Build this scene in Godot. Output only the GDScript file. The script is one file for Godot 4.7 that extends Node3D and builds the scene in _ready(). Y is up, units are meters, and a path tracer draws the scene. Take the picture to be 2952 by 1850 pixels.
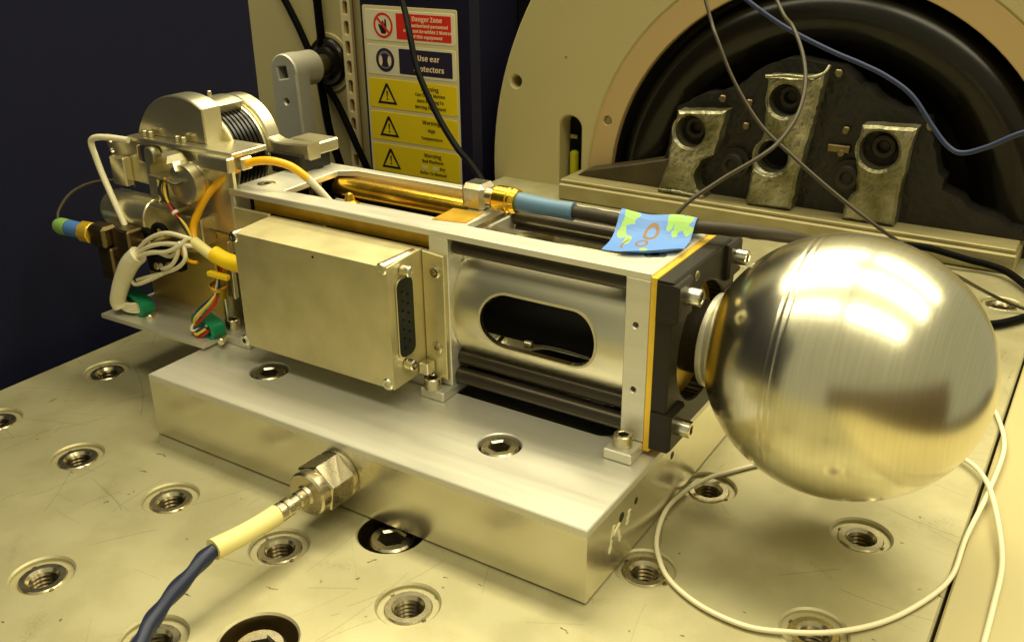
extends Node3D
# Vibration test of an instrument with a metal sphere. All shapes are written in centimetres and stored in metres.
const U := 0.01

class Shape:
	var v := PackedVector3Array()
	var n := PackedVector3Array()
	var uv := PackedVector2Array()
	var t := Transform3D()
	func at(x: Transform3D) -> Shape:
		t = x
		return self
	func tri(a: Vector3, b: Vector3, c: Vector3, na: Vector3, nb: Vector3, nc: Vector3, ua := Vector2(), ub := Vector2(), uc := Vector2()) -> void:
		var g := (b - a).cross(c - a)
		if g.length_squared() < 1e-14:
			return
		var flip := g.dot(na + nb + nc) > 0.0
		var q := [[a, na, ua], [c, nc, uc], [b, nb, ub]] if flip else [[a, na, ua], [b, nb, ub], [c, nc, uc]]
		for e in q:
			v.append(t * (e[0] as Vector3))
			n.append((t.basis * (e[1] as Vector3)).normalized())
			uv.append(e[2])
	func quad(a: Vector3, b: Vector3, c: Vector3, d: Vector3, nn: Vector3) -> void:
		tri(a, b, c, nn, nn, nn)
		tri(a, c, d, nn, nn, nn)
	func fan(p: Array, nn: Vector3) -> void:
		for i in range(1, p.size() - 1):
			tri(p[0], p[i], p[i + 1], nn, nn, nn)
	# bevelled box between two corners
	func box(lo: Vector3, hi: Vector3, b := 0.03) -> Shape:
		var c := (lo + hi) / 2.0
		var h := (hi - lo).abs() / 2.0
		b = minf(b, minf(h.x, minf(h.y, h.z)) * 0.6)
		var k := func(sx: float, sy: float, sz: float, ax: int) -> Vector3:
			var p := Vector3(sx * (h.x - b), sy * (h.y - b), sz * (h.z - b))
			p[ax] = [sx, sy, sz][ax] * h[ax]
			return c + p
		for ax in 3:
			for s in [-1.0, 1.0]:
				var q := []
				for e in [[-1, -1], [1, -1], [1, 1], [-1, 1]]:
					var g := [0.0, 0.0, 0.0]
					g[ax] = s
					g[(ax + 1) % 3] = float(e[0])
					g[(ax + 2) % 3] = float(e[1])
					q.append(k.call(g[0], g[1], g[2], ax))
				var nn := Vector3()
				nn[ax] = s
				fan(q, nn)
		for ax in 3: # edges along ax
			var a1 := (ax + 1) % 3
			var a2 := (ax + 2) % 3
			for s1 in [-1.0, 1.0]:
				for s2 in [-1.0, 1.0]:
					var g0 := [0.0, 0.0, 0.0]
					g0[a1] = s1
					g0[a2] = s2
					var g1 := g0.duplicate()
					g0[ax] = -1.0
					g1[ax] = 1.0
					var nn := Vector3()
					nn[a1] = s1
					nn[a2] = s2
					fan([k.call(g0[0], g0[1], g0[2], a1), k.call(g1[0], g1[1], g1[2], a1), k.call(g1[0], g1[1], g1[2], a2), k.call(g0[0], g0[1], g0[2], a2)], nn.normalized())
		for sx in [-1.0, 1.0]:
			for sy in [-1.0, 1.0]:
				for sz in [-1.0, 1.0]:
					fan([k.call(sx, sy, sz, 0), k.call(sx, sy, sz, 1), k.call(sx, sy, sz, 2)], Vector3(sx, sy, sz).normalized())
		return self
	# profile of (radius, height) turned about local Y; walked so that the outside lies to its right
	func lathe(p: Array, segs := 32, crease := 35.0, a0 := 0.0, a1 := TAU) -> Shape:
		var nrm := []
		for i in p.size() - 1:
			var d: Vector2 = p[i + 1] - p[i]
			nrm.append(Vector2(d.y, -d.x).normalized())
		var lim := cos(deg_to_rad(crease))
		for i in nrm.size():
			var n0: Vector2 = nrm[i]
			var n1: Vector2 = nrm[i]
			if i > 0 and n0.dot(nrm[i - 1]) > lim:
				n0 = (n0 + nrm[i - 1]).normalized()
			if i < nrm.size() - 1 and n1.dot(nrm[i + 1]) > lim:
				n1 = (n1 + nrm[i + 1]).normalized()
			var p0: Vector2 = p[i]
			var p1: Vector2 = p[i + 1]
			for s in segs:
				var f0 := float(s) / segs
				var f1 := float(s + 1) / segs
				var b0 := lerpf(a0, a1, f0)
				var b1 := lerpf(a0, a1, f1)
				var e0 := Vector3(cos(b0), 0, sin(b0))
				var e1 := Vector3(cos(b1), 0, sin(b1))
				var u0 := float(i) / nrm.size()
				var u1 := float(i + 1) / nrm.size()
				var y := Vector3.UP
				var A := e0 * p0.x + y * p0.y
				var B := e1 * p0.x + y * p0.y
				var C := e1 * p1.x + y * p1.y
				var D := e0 * p1.x + y * p1.y
				tri(A, B, C, e0 * n0.x + y * n0.y, e1 * n0.x + y * n0.y, e1 * n1.x + y * n1.y, Vector2(f0, u0), Vector2(f1, u0), Vector2(f1, u1))
				tri(A, C, D, e0 * n0.x + y * n0.y, e1 * n1.x + y * n1.y, e0 * n1.x + y * n1.y, Vector2(f0, u0), Vector2(f1, u1), Vector2(f0, u1))
		return self
	# solid rod with chamfered ends along local Y
	func rod(r: float, h0: float, h1: float, segs := 24, c := 0.03) -> Shape:
		return lathe([Vector2(0, h0), Vector2(r - c, h0), Vector2(r, h0 + c), Vector2(r, h1 - c), Vector2(r - c, h1), Vector2(0, h1)], segs)
	# round tube through points
	func tube(pts: Array, r: float, segs := 10, fine := 6, lump := 0.0, twist := 0.0) -> Shape:
		var q := []
		for i in pts.size() - 1:
			var p0: Vector3 = pts[maxi(i - 1, 0)]
			var p3: Vector3 = pts[mini(i + 2, pts.size() - 1)]
			for k in fine:
				q.append((pts[i] as Vector3).cubic_interpolate(pts[i + 1], p0, p3, float(k) / fine))
		q.append(pts[-1])
		var side := Vector3.UP
		var rings := []
		for i in q.size():
			var d: Vector3 = ((q[mini(i + 1, q.size() - 1)] as Vector3) - q[maxi(i - 1, 0)]).normalized()
			side = side - d * side.dot(d)
			if side.length() < 1e-3:
				side = d.cross(Vector3.RIGHT)
			side = side.normalized()
			var up := d.cross(side)
			var ring := []
			for s in segs:
				var a := TAU * s / segs
				var rr := r * (1.0 + lump * cos(2.0 * a + twist * i))
				ring.append([q[i] + (side * cos(a) + up * sin(a)) * rr, side * cos(a) + up * sin(a)])
			rings.append(ring)
			if i == 0 or i == q.size() - 1:
				var cap := []
				for e in ring:
					cap.append(e[0])
				fan(cap, -d if i == 0 else d)
		for i in rings.size() - 1:
			for s in segs:
				var a = rings[i][s]
				var b = rings[i][(s + 1) % segs]
				var c = rings[i + 1][(s + 1) % segs]
				var d = rings[i + 1][s]
				tri(a[0], b[0], c[0], a[1], b[1], c[1])
				tri(a[0], c[0], d[0], a[1], c[1], d[1])
		return self
	static func inset(poly: PackedVector2Array, c: float) -> PackedVector2Array:
		var out := PackedVector2Array()
		var m := poly.size()
		for i in m:
			var d0 := (poly[i] - poly[(i + m - 1) % m]).normalized()
			var d1 := (poly[(i + 1) % m] - poly[i]).normalized()
			var k := Vector2(-d0.y, d0.x) + Vector2(-d1.y, d1.x)
			k = k.normalized()
			out.append(poly[i] + k * c / maxf(0.4, k.dot(Vector2(-d1.y, d1.x))))
		return out
	func wall(poly: PackedVector2Array, other: PackedVector2Array, z0: float, z1: float, sgn: float) -> void:
		var m := poly.size()
		var en := []
		for i in m:
			var d := (poly[(i + 1) % m] - poly[i]).normalized()
			en.append(Vector2(d.y, -d.x) * sgn)
		var off := (other[0] - poly[0]).length()
		for i in m:
			var j := (i + 1) % m
			var n0: Vector2 = en[i]
			var n1: Vector2 = en[i]
			if n0.dot(en[(i + m - 1) % m]) > 0.8:
				n0 = (n0 + en[(i + m - 1) % m]).normalized()
			if n1.dot(en[j]) > 0.8:
				n1 = (n1 + en[j]).normalized()
			var zz := 0.0 if off < 1e-4 else (1.0 if z1 > z0 else -1.0)
			var N0 := Vector3(n0.x, n0.y, zz).normalized()
			var N1 := Vector3(n1.x, n1.y, zz).normalized()
			var a := Vector3(poly[i].x, poly[i].y, z0)
			var b := Vector3(poly[j].x, poly[j].y, z0)
			var c := Vector3(other[j].x, other[j].y, z1)
			var d := Vector3(other[i].x, other[i].y, z1)
			tri(a, b, c, N0, N1, N1)
			tri(a, c, d, N0, N1, N0)
	# plate with holes in local XY from z0 to z1, chamfered at z1
	func prism(outer: PackedVector2Array, holes: Array, z0: float, z1: float, cham := 0.02) -> Shape:
		if Geometry2D.is_polygon_clockwise(outer):
			outer = outer.duplicate()
			outer.reverse()
		var hs := []
		for h in holes:
			var hh: PackedVector2Array = h.duplicate()
			if Geometry2D.is_polygon_clockwise(hh):
				hh.reverse()
			hs.append(hh)
		var top := inset(outer, cham)
		wall(outer, outer, z0, z1 - cham, 1.0)
		if cham > 0.0:
			wall(outer, top, z1 - cham, z1, 1.0)
		var ht := []
		for h in hs:
			var w := inset(h, -cham)
			ht.append(w)
			wall(h, h, z0, z1 - cham, -1.0)
			if cham > 0.0:
				wall(h, w, z1 - cham, z1, -1.0)
		flat(top, ht, z1, Vector3(0, 0, 1))
		flat(outer, hs, z0, Vector3(0, 0, -1))
		return self
	func flat(outer: PackedVector2Array, hs: Array, z: float, nn: Vector3) -> void:
		var cuts := []
		for h in hs:
			var lo := INF
			var hi := -INF
			for p in h:
				lo = minf(lo, p.x)
				hi = maxf(hi, p.x)
			cuts.append((lo + hi) / 2.0 + 0.0013)
		cuts.sort()
		var edges := [-1e4]
		for c in cuts:
			if c - edges[-1] > 0.004:
				edges.append(c)
		edges.append(1e4)
		for i in edges.size() - 1:
			var strip := PackedVector2Array([Vector2(edges[i], -1e4), Vector2(edges[i + 1], -1e4), Vector2(edges[i + 1], 1e4), Vector2(edges[i], 1e4)])
			var bits: Array = [outer]
			if edges.size() > 2:
				bits = Array(Geometry2D.intersect_polygons(outer, strip))
			for h in hs:
				var next := []
				for b in bits:
					next.append_array(Geometry2D.clip_polygons(b, h))
				bits = next
			for b in bits:
				var ix := Geometry2D.triangulate_polygon(b)
				for k in range(0, ix.size(), 3):
					var q := []
					for e in 3:
						q.append(Vector3(b[ix[k + e]].x, b[ix[k + e]].y, z))
					tri(q[0], q[1], q[2], nn, nn, nn)

# ---------- small tools
func v(x: float, y: float, z: float) -> Vector3:
	return Vector3(x, y, z)
func v2(x: float, y: float) -> Vector2:
	return Vector2(x, y)
func ax(o: Vector3, dir: Vector3) -> Transform3D: # local Y along dir
	var y := dir.normalized()
	var x := (Vector3.UP if absf(y.y) < 0.9 else Vector3.RIGHT).cross(y).normalized()
	return Transform3D(Basis(x, y, x.cross(y)), o)
func pl(o: Vector3, x: Vector3, y: Vector3) -> Transform3D: # local X, Y given
	return Transform3D(Basis(x, y, x.cross(y)), o)
func front(z: float) -> Transform3D: # XY plane facing the bench front
	return Transform3D(Basis(), v(0, 0, z))
func flatly(y: float) -> Transform3D: # local (x, y) -> world (x, -z), local z up
	return Transform3D(Basis(v(1, 0, 0), v(0, 0, -1), v(0, 1, 0)), v(0, y, 0))
func side(x: float) -> Transform3D: # local (x, y) -> world (-z, y), local z -> +x
	return Transform3D(Basis(v(0, 0, -1), v(0, 1, 0), v(1, 0, 0)), v(x, 0, 0))
func circle(cx: float, cy: float, r: float, m := 32) -> PackedVector2Array:
	var p := PackedVector2Array()
	for i in m:
		p.append(v2(cx + r * cos(TAU * (i + 0.5) / m), cy + r * sin(TAU * (i + 0.5) / m)))
	return p
func rrect(x0: float, y0: float, x1: float, y1: float, r: float, m := 6) -> PackedVector2Array:
	var p := PackedVector2Array()
	var k := 0
	for c in [[x1 - r, y1 - r], [x0 + r, y1 - r], [x0 + r, y0 + r], [x1 - r, y0 + r]]:
		for i in m + 1:
			var a := PI / 2 * (k + float(i) / m)
			p.append(v2(c[0] + r * cos(a), c[1] + r * sin(a)))
		k += 1
	return p
func poly(a: Array) -> PackedVector2Array:
	var p := PackedVector2Array()
	for i in range(0, a.size(), 2):
		p.append(v2(a[i], a[i + 1]))
	return p
var taken := {}
func numbered(parent: Node, called: String) -> String:
	var key := str(parent.get_instance_id()) + called
	taken[key] = taken.get(key, -1) + 1
	return called if taken[key] == 0 else "%s_%03d" % [called, taken[key]]
func base(node: Node) -> Vector3:
	var o := Vector3()
	while node != self:
		o += (node as Node3D).position
		node = node.get_parent()
	return o / U
func tag(o: Node, label: String, category: String, group := "", kind := "") -> void:
	o.set_meta("label", label)
	if category: o.set_meta("category", category)
	if group: o.set_meta("group", group)
	if kind: o.set_meta("kind", kind)
func thing(called: String, label: String, category: String, at := Vector3.ZERO, group := "", kind := "") -> Node3D:
	var o := Node3D.new()
	o.name = numbered(self, called)
	o.position = at * U
	add_child(o, true)
	tag(o, label, category, group, kind)
	return o
func put(called: String, s: Shape, m: Material, parent: Node, at := Vector3.ZERO) -> MeshInstance3D:
	var o := MeshInstance3D.new()
	o.name = numbered(parent, called)
	if parent == self:
		o.position = at * U
	var b := base(parent) if parent != self else at
	var vs := PackedVector3Array()
	for p in s.v:
		vs.append((p - b) * U)
	var arr := []
	arr.resize(Mesh.ARRAY_MAX)
	arr[Mesh.ARRAY_VERTEX] = vs
	arr[Mesh.ARRAY_NORMAL] = s.n
	arr[Mesh.ARRAY_TEX_UV] = s.uv
	var am := ArrayMesh.new()
	am.add_surface_from_arrays(Mesh.PRIMITIVE_TRIANGLES, arr)
	o.mesh = am
	o.material_override = m
	o.cast_shadow = GeometryInstance3D.SHADOW_CASTING_SETTING_ON
	parent.add_child(o, true)
	return o
func lone(called: String, label: String, category: String, s: Shape, m: Material, at: Vector3, group := "") -> MeshInstance3D:
	var o := put(called, s, m, self, at)
	tag(o, label, category, group)
	return o
func words(text: String, size: float, c: Vector3, m: Material, parent: Node, turn := Basis(), depth := 0.02) -> MeshInstance3D:
	var f := SystemFont.new()
	f.font_names = PackedStringArray(["Droid Sans"])
	f.font_weight = 700
	var tm := TextMesh.new()
	tm.font = f
	tm.font_size = 32
	tm.pixel_size = size * U / 24.0
	tm.depth = depth * U
	tm.text = text
	tm.curve_step = 1.0
	var o := MeshInstance3D.new()
	o.name = numbered(parent, "lettering")
	o.mesh = tm
	o.material_override = m
	o.transform = Transform3D(turn, (c - base(parent)) * U)
	parent.add_child(o, true)
	return o

# ---------- materials
var noises := {}
func noise(seed_: int, freq: float, lo: Color, hi: Color, oct := 4, size := 512) -> NoiseTexture2D:
	var key := "%d %f %s %s %d" % [seed_, freq, lo, hi, oct]
	if noises.has(key):
		return noises[key]
	var f := FastNoiseLite.new()
	f.seed = seed_
	f.frequency = freq
	f.fractal_octaves = oct
	var t := NoiseTexture2D.new()
	t.width = size
	t.height = size
	t.seamless = true
	t.noise = f
	var g := Gradient.new()
	g.set_color(0, lo)
	g.set_color(1, hi)
	t.color_ramp = g
	noises[key] = t
	return t
func mat(c: Color, rough := 0.5, metal := 0.0, spec := 0.5) -> StandardMaterial3D:
	var m := StandardMaterial3D.new()
	m.albedo_color = c
	m.roughness = rough
	m.metallic = metal
	m.metallic_specular = spec
	return m
# brushed or blotchy metal: world triplanar noise on roughness and tone
func metal(c: Color, rough: float, scale: Vector3, seed_ := 1, vary := 0.12, met := 1.0) -> StandardMaterial3D:
	var m := mat(c, 1.0, met)
	m.uv1_triplanar = true
	m.uv1_world_triplanar = true
	m.uv1_scale = scale
	m.roughness_texture = noise(seed_, 0.02, Color(rough * 0.88, rough * 0.88, rough * 0.88), Color(minf(1, rough * 1.14), minf(1, rough * 1.14), minf(1, rough * 1.14)))
	m.roughness_texture_channel = BaseMaterial3D.TEXTURE_CHANNEL_RED
	m.albedo_texture = noise(seed_ + 7, 0.012, Color(1 - vary, 1 - vary, 1 - vary * 1.3), Color(1, 1, 1), 5)
	return m

var M := {}
func make_materials() -> void:
	M.alu = metal(Color(0.90, 0.89, 0.83), 0.40, v(3, 30, 30), 3, 0.05, 0.65)
	M.alu_bright = metal(Color(0.93, 0.91, 0.83), 0.24, v(8, 50, 50), 4, 0.06)
	M.alu_block = metal(Color(0.94, 0.92, 0.84), 0.24, v(1.5, 14, 18), 5, 0.03, 0.95)
	M.alu_face = metal(Color(0.90, 0.89, 0.84), 0.36, v(1.5, 26, 40), 25, 0.04, 0.6)
	M.steel = metal(Color(0.84, 0.80, 0.68), 0.27, v(14, 14, 14), 6, 0.06)
	M.polished = metal(Color(0.93, 0.90, 0.80), 0.27, v(3, 25, 25), 9, 0.04)
	M.dark_steel = metal(Color(0.52, 0.46, 0.34), 0.4, v(14, 14, 14), 8, 0.12)
	M.gold = metal(Color(1.0, 0.80, 0.28), 0.24, v(20, 20, 20), 12, 0.08)
	M.brass = metal(Color(0.82, 0.64, 0.24), 0.3, v(20, 20, 20), 13, 0.1)
	M.box_finish = metal(Color(0.88, 0.84, 0.66), 0.46, v(9, 9, 9), 15, 0.09, 0.8)
	M.black = mat(Color(0.13, 0.115, 0.085), 0.45, 0.0, 0.4)
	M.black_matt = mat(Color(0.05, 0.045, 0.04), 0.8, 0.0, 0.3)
	M.rod = mat(Color(0.26, 0.235, 0.19), 0.3, 0.6)
	M.rubber = mat(Color(0.08, 0.07, 0.042), 0.24, 0.0, 0.42)
	M.web = metal(Color(0.075, 0.062, 0.038), 0.5, v(6, 6, 6), 50, 0.35, 0.0)
	M.web.heightmap_enabled = true
	M.web.heightmap_texture = noise(31, 0.05, Color.BLACK, Color.WHITE, 4)
	M.web.heightmap_scale = 0.06
	M.gusset = metal(Color(0.28, 0.24, 0.14), 0.5, v(6, 6, 6), 50, 0.3, 0.0)
	M.sheet = metal(Color(0.90, 0.87, 0.74), 0.30, v(4, 10, 10), 60, 0.05, 0.9)
	M.nut_gold = metal(Color(1.0, 0.83, 0.30), 0.35, v(14, 14, 14), 12, 0.06, 0.6)
	M.gilt = metal(Color(0.95, 0.82, 0.46), 0.3, v(4, 10, 10), 70, 0.08, 0.6)
	M.thread = metal(Color(0.40, 0.36, 0.27), 0.3, v(14, 14, 14), 6, 0.1)
	M.satin = mat(Color(0.90, 0.88, 0.78), 0.3, 1.0)
	M.wood = mat(Color(0.36, 0.29, 0.19), 0.6)
	M.beige = mat(Color(0.71, 0.665, 0.475), 0.5)
	M.ledge = metal(Color(0.66, 0.62, 0.46), 0.5, v(6, 12, 12), 80, 0.12, 0.4)
	M.deck = mat(Color(0.70, 0.655, 0.47), 0.45)
	M.beige_ring = mat(Color(0.72, 0.62, 0.43), 0.45)
	M.navy = mat(Color(0.085, 0.08, 0.17), 0.55, 0.0, 0.35)
	M.cabinet = mat(Color(0.085, 0.09, 0.175), 0.65, 0.0, 0.25)
	M.white = mat(Color(0.93, 0.91, 0.84), 0.5)
	M.cream = mat(Color(0.90, 0.87, 0.74), 0.45)
	M.orange = mat(Color(0.98, 0.73, 0.04), 0.3)
	M.amber = metal(Color(0.82, 0.65, 0.17), 0.4, v(15, 15, 15), 17, 0.15, 0.35)
	M.yellow = mat(Color(0.90, 0.85, 0.56), 0.55)
	M.yellow_bright = mat(Color(0.97, 0.82, 0.10), 0.45)
	M.blue_tube = mat(Color(0.36, 0.50, 0.62), 0.5)
	M.green_tube = mat(Color(0.52, 0.68, 0.36), 0.5)
	M.blue_cable = mat(Color(0.14, 0.165, 0.26), 0.4, 0.0, 0.4)
	M.blue_wire = mat(Color(0.16, 0.20, 0.33), 0.5, 0.0, 0.35)
	M.cable = mat(Color(0.022, 0.02, 0.018), 0.6, 0.0, 0.18)
	M.braid = mat(Color(0.22, 0.19, 0.14), 0.55, 0.0, 0.4)
	M.grey_cable = mat(Color(0.22, 0.19, 0.12), 0.45, 0.0, 0.4)
	M.green = mat(Color(0.04, 0.50, 0.34), 0.4)
	M.red_wire = mat(Color(0.72, 0.12, 0.10), 0.45)
	M.brown = mat(Color(0.62, 0.42, 0.22), 0.5)
	M.sign_base = mat(Color(0.86, 0.81, 0.62), 0.5)
	M.sign_white = mat(Color(0.90, 0.87, 0.74), 0.5)
	M.sign_red = mat(Color(0.86, 0.16, 0.12), 0.5)
	M.sign_navy = mat(Color(0.15, 0.12, 0.22), 0.5)
	M.sign_yellow = mat(Color(0.93, 0.82, 0.05), 0.5)
	M.print_black = mat(Color(0.07, 0.05, 0.05), 0.6)
	M.print_brown = mat(Color(0.33, 0.27, 0.06), 0.6)
	M.print_cream = mat(Color(0.95, 0.85, 0.68), 0.6)
	M.pale_patch = mat(Color(0.90, 0.87, 0.66), 0.6)
	M.oil = mat(Color(0.70, 0.70, 0.10), 0.2)
	M.bench = bench_metal()
	M.cast = cast_metal()
	M.sphere = sphere_metal()
	M.floor = mat(Color(0.33, 0.29, 0.24), 0.6)

func bench_metal() -> StandardMaterial3D:
	var r := RandomNumberGenerator.new()
	r.seed = 11
	var n := 1536
	var f := FastNoiseLite.new()
	f.seed = 5
	f.frequency = 0.009
	f.fractal_octaves = 5
	var im := f.get_seamless_image(n, n)
	im.convert(Image.FORMAT_RGB8)
	var data := im.get_data()
	for i in n * n:
		var t := data[i * 3] / 255.0
		var k := 0.95 + 0.05 * smoothstep(0.25, 0.7, t) + r.randf_range(-0.012, 0.012)
		data[i * 3] = int(clampf(k, 0, 1) * 255)
		data[i * 3 + 1] = int(clampf(k * (0.985 + 0.012 * t), 0, 1) * 255)
		data[i * 3 + 2] = int(clampf(k * (0.94 + 0.05 * t), 0, 1) * 255)
	im = Image.create_from_data(n, n, false, Image.FORMAT_RGB8, data)
	for s in 620: # fine scratches
		var p := v2(r.randf() * n, r.randf() * n)
		var a := r.randf() * TAU
		var l := r.randf_range(8, 150) * (2.0 if s % 12 == 0 else 1.0)
		var dark := r.randf_range(0.80, 1.05)
		var bend := r.randf_range(-0.004, 0.004)
		for q in int(l):
			a += bend
			p += v2(cos(a), sin(a))
			var x := posmod(int(p.x), n)
			var y := posmod(int(p.y), n)
			im.set_pixel(x, y, im.get_pixel(x, y) * dark)
	for s in 46: # rubbed grey smudges
		var p := v2(r.randf() * n, r.randf() * n)
		var a := r.randf() * TAU
		var wd := r.randf_range(6, 26)
		var ln := r.randf_range(14, 90)
		for q in int(wd * ln * 0.5):
			var e := v2(r.randfn(0, 0.33) * ln, r.randfn(0, 0.33) * wd).rotated(a) + p
			var x := posmod(int(e.x), n)
			var y := posmod(int(e.y), n)
			im.set_pixel(x, y, im.get_pixel(x, y) * r.randf_range(0.90, 0.99))
	for s in 260: # specks and rubbed spots
		var p := v2(r.randf() * n, r.randf() * n)
		var a := r.randf() * TAU
		var ln := int(r.randf_range(2, 22)) if s % 3 == 0 else int(r.randf_range(1, 6))
		for q in ln:
			p += v2(cos(a), sin(a) * 0.6) + v2(r.randf_range(-1, 1), r.randf_range(-1, 1))
			for dx in 2 + s % 2:
				var x := posmod(int(p.x) + dx, n)
				var y := posmod(int(p.y), n)
				im.set_pixel(x, y, im.get_pixel(x, y) * r.randf_range(0.45, 0.85))
	var m := mat(Color(0.725, 0.705, 0.57), 1.0, 0.55)
	m.albedo_texture = ImageTexture.create_from_image(im)
	m.roughness_texture = noise(21, 0.01, Color(0.42, 0.42, 0.42), Color(0.52, 0.52, 0.52), 5)
	m.roughness_texture_channel = BaseMaterial3D.TEXTURE_CHANNEL_RED
	m.uv1_triplanar = true
	m.uv1_world_triplanar = true
	m.uv1_scale = v(2.6, 2.6, 2.6)
	return m

func cast_metal() -> StandardMaterial3D:
	var m := metal(Color(0.70, 0.68, 0.61), 0.38, v(5, 5, 5), 30, 0.5, 0.75)
	m.heightmap_enabled = true
	m.heightmap_texture = noise(33, 0.07, Color.BLACK, Color.WHITE, 4)
	m.heightmap_scale = 0.11
	return m

func sphere_metal() -> StandardMaterial3D:
	var m := mat(Color(0.90, 0.88, 0.78), 1.0, 1.0)
	m.roughness_texture = noise(41, 0.03, Color(0.215, 0.215, 0.215), Color(0.24, 0.24, 0.24))
	m.roughness_texture_channel = BaseMaterial3D.TEXTURE_CHANNEL_RED
	m.albedo_texture = noise(42, 0.03, Color(0.95, 0.945, 0.93), Color.WHITE)
	m.uv1_scale = v(0.4, 9, 1)
	m.anisotropy_enabled = true
	m.anisotropy = 0.5
	return m

# ---------- the picture starts here
func _ready() -> void:
	var cam := Camera3D.new()
	cam.name = "camera"
	cam.transform = Transform3D(Basis(v(0.84460, -0.00971, -0.53531), v(-0.20864, 0.91483, -0.34577), v(0.49307, 0.40372, 0.77064)).orthonormalized(), v(10.208, 18.788, 19.737) * U)
	cam.fov = 36.89
	cam.near = 0.02
	cam.far = 20.0
	add_child(cam)
	cam.current = true
	var env := Environment.new()
	env.background_mode = Environment.BG_COLOR
	env.background_color = Color(0.80, 0.78, 0.63)
	env.background_energy_multiplier = 0.6
	env.tonemap_mode = Environment.TONE_MAPPER_LINEAR
	env.tonemap_exposure = 1.12
	env.sdfgi_enabled = true
	env.ssao_enabled = true
	env.ssil_enabled = true
	var we := WorldEnvironment.new()
	we.name = "environment"
	we.environment = env
	add_child(we)
	make_materials()
	for e in [[-75, -45, 2.6], [68, -45, 1.2], [-75, -135, 1.2], [68, -135, 1.7], [68, 45, 1.0], [-75, 45, 0.7]]:
		ceiling_lamp(v(e[0], 150, e[1]), 132, 34, e[2])
	bench()
	background()
	shaker()
	base_block()
	accelerometer()
	instrument()
	electronics_box()
	sphere()
	left_assembly()
	cables()

func ceiling_lamp(c: Vector3, w: float, d: float, energy: float) -> void:
	var o := thing("ceiling_lamp", "long white lamp fitting hanging above the test bench", "lamp", c, "lamps above the bench")
	put("housing", Shape.new().box(c + v(-w / 2 - 2, 0.5, -d / 2 - 2), c + v(w / 2 + 2, 7, d / 2 + 2), 0.5), M.white, o)
	var g := mat(Color(0.9, 0.9, 0.85), 0.6)
	g.emission_enabled = true
	g.emission = Color(1.0, 0.95, 0.80)
	g.emission_energy_multiplier = 1.0
	put("lamp_diffuser", Shape.new().box(c + v(-w / 2, 0, -d / 2), c + v(w / 2, 0.6, d / 2), 0.1), g, o)
	var l := AreaLight3D.new()
	l.name = "lamp_light"
	l.area_size = v2(w, d) * U
	l.light_color = Color(1.0, 0.955, 0.785)
	l.light_energy = energy
	l.area_range = 8.0
	l.area_attenuation = 2.0
	l.shadow_enabled = true
	l.transform = Transform3D(Basis(v(1, 0, 0), v(0, 0, -1), v(0, 1, 0)), v(0, -0.6, 0) * U)
	o.add_child(l)

# ---------- bench with threaded inserts
func hex_socket_bolt(called: String, parent: Node, c: Vector3, up: Vector3, r: float, h: float, m: Material) -> Node:
	var hexr := r * 0.56
	var hole := PackedVector2Array()
	for i in 6:
		hole.append(v2(hexr * cos(TAU * i / 6 + 0.3), hexr * sin(TAU * i / 6 + 0.3)))
	var a := ax(c, up)
	var x := Transform3D(Basis(a.basis.x, -a.basis.z, a.basis.y), a.origin)
	if x.basis.determinant() < 0: x.basis.y = -x.basis.y
	var b := put(called, Shape.new().at(x).prism(circle(0, 0, r, 28), [hole], 0, h, r * 0.09), m, parent)
	put("hex_socket", Shape.new().at(x).prism(hole, [], 0.0, h * 0.35, 0.0), M.black_matt, b)
	return b

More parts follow.
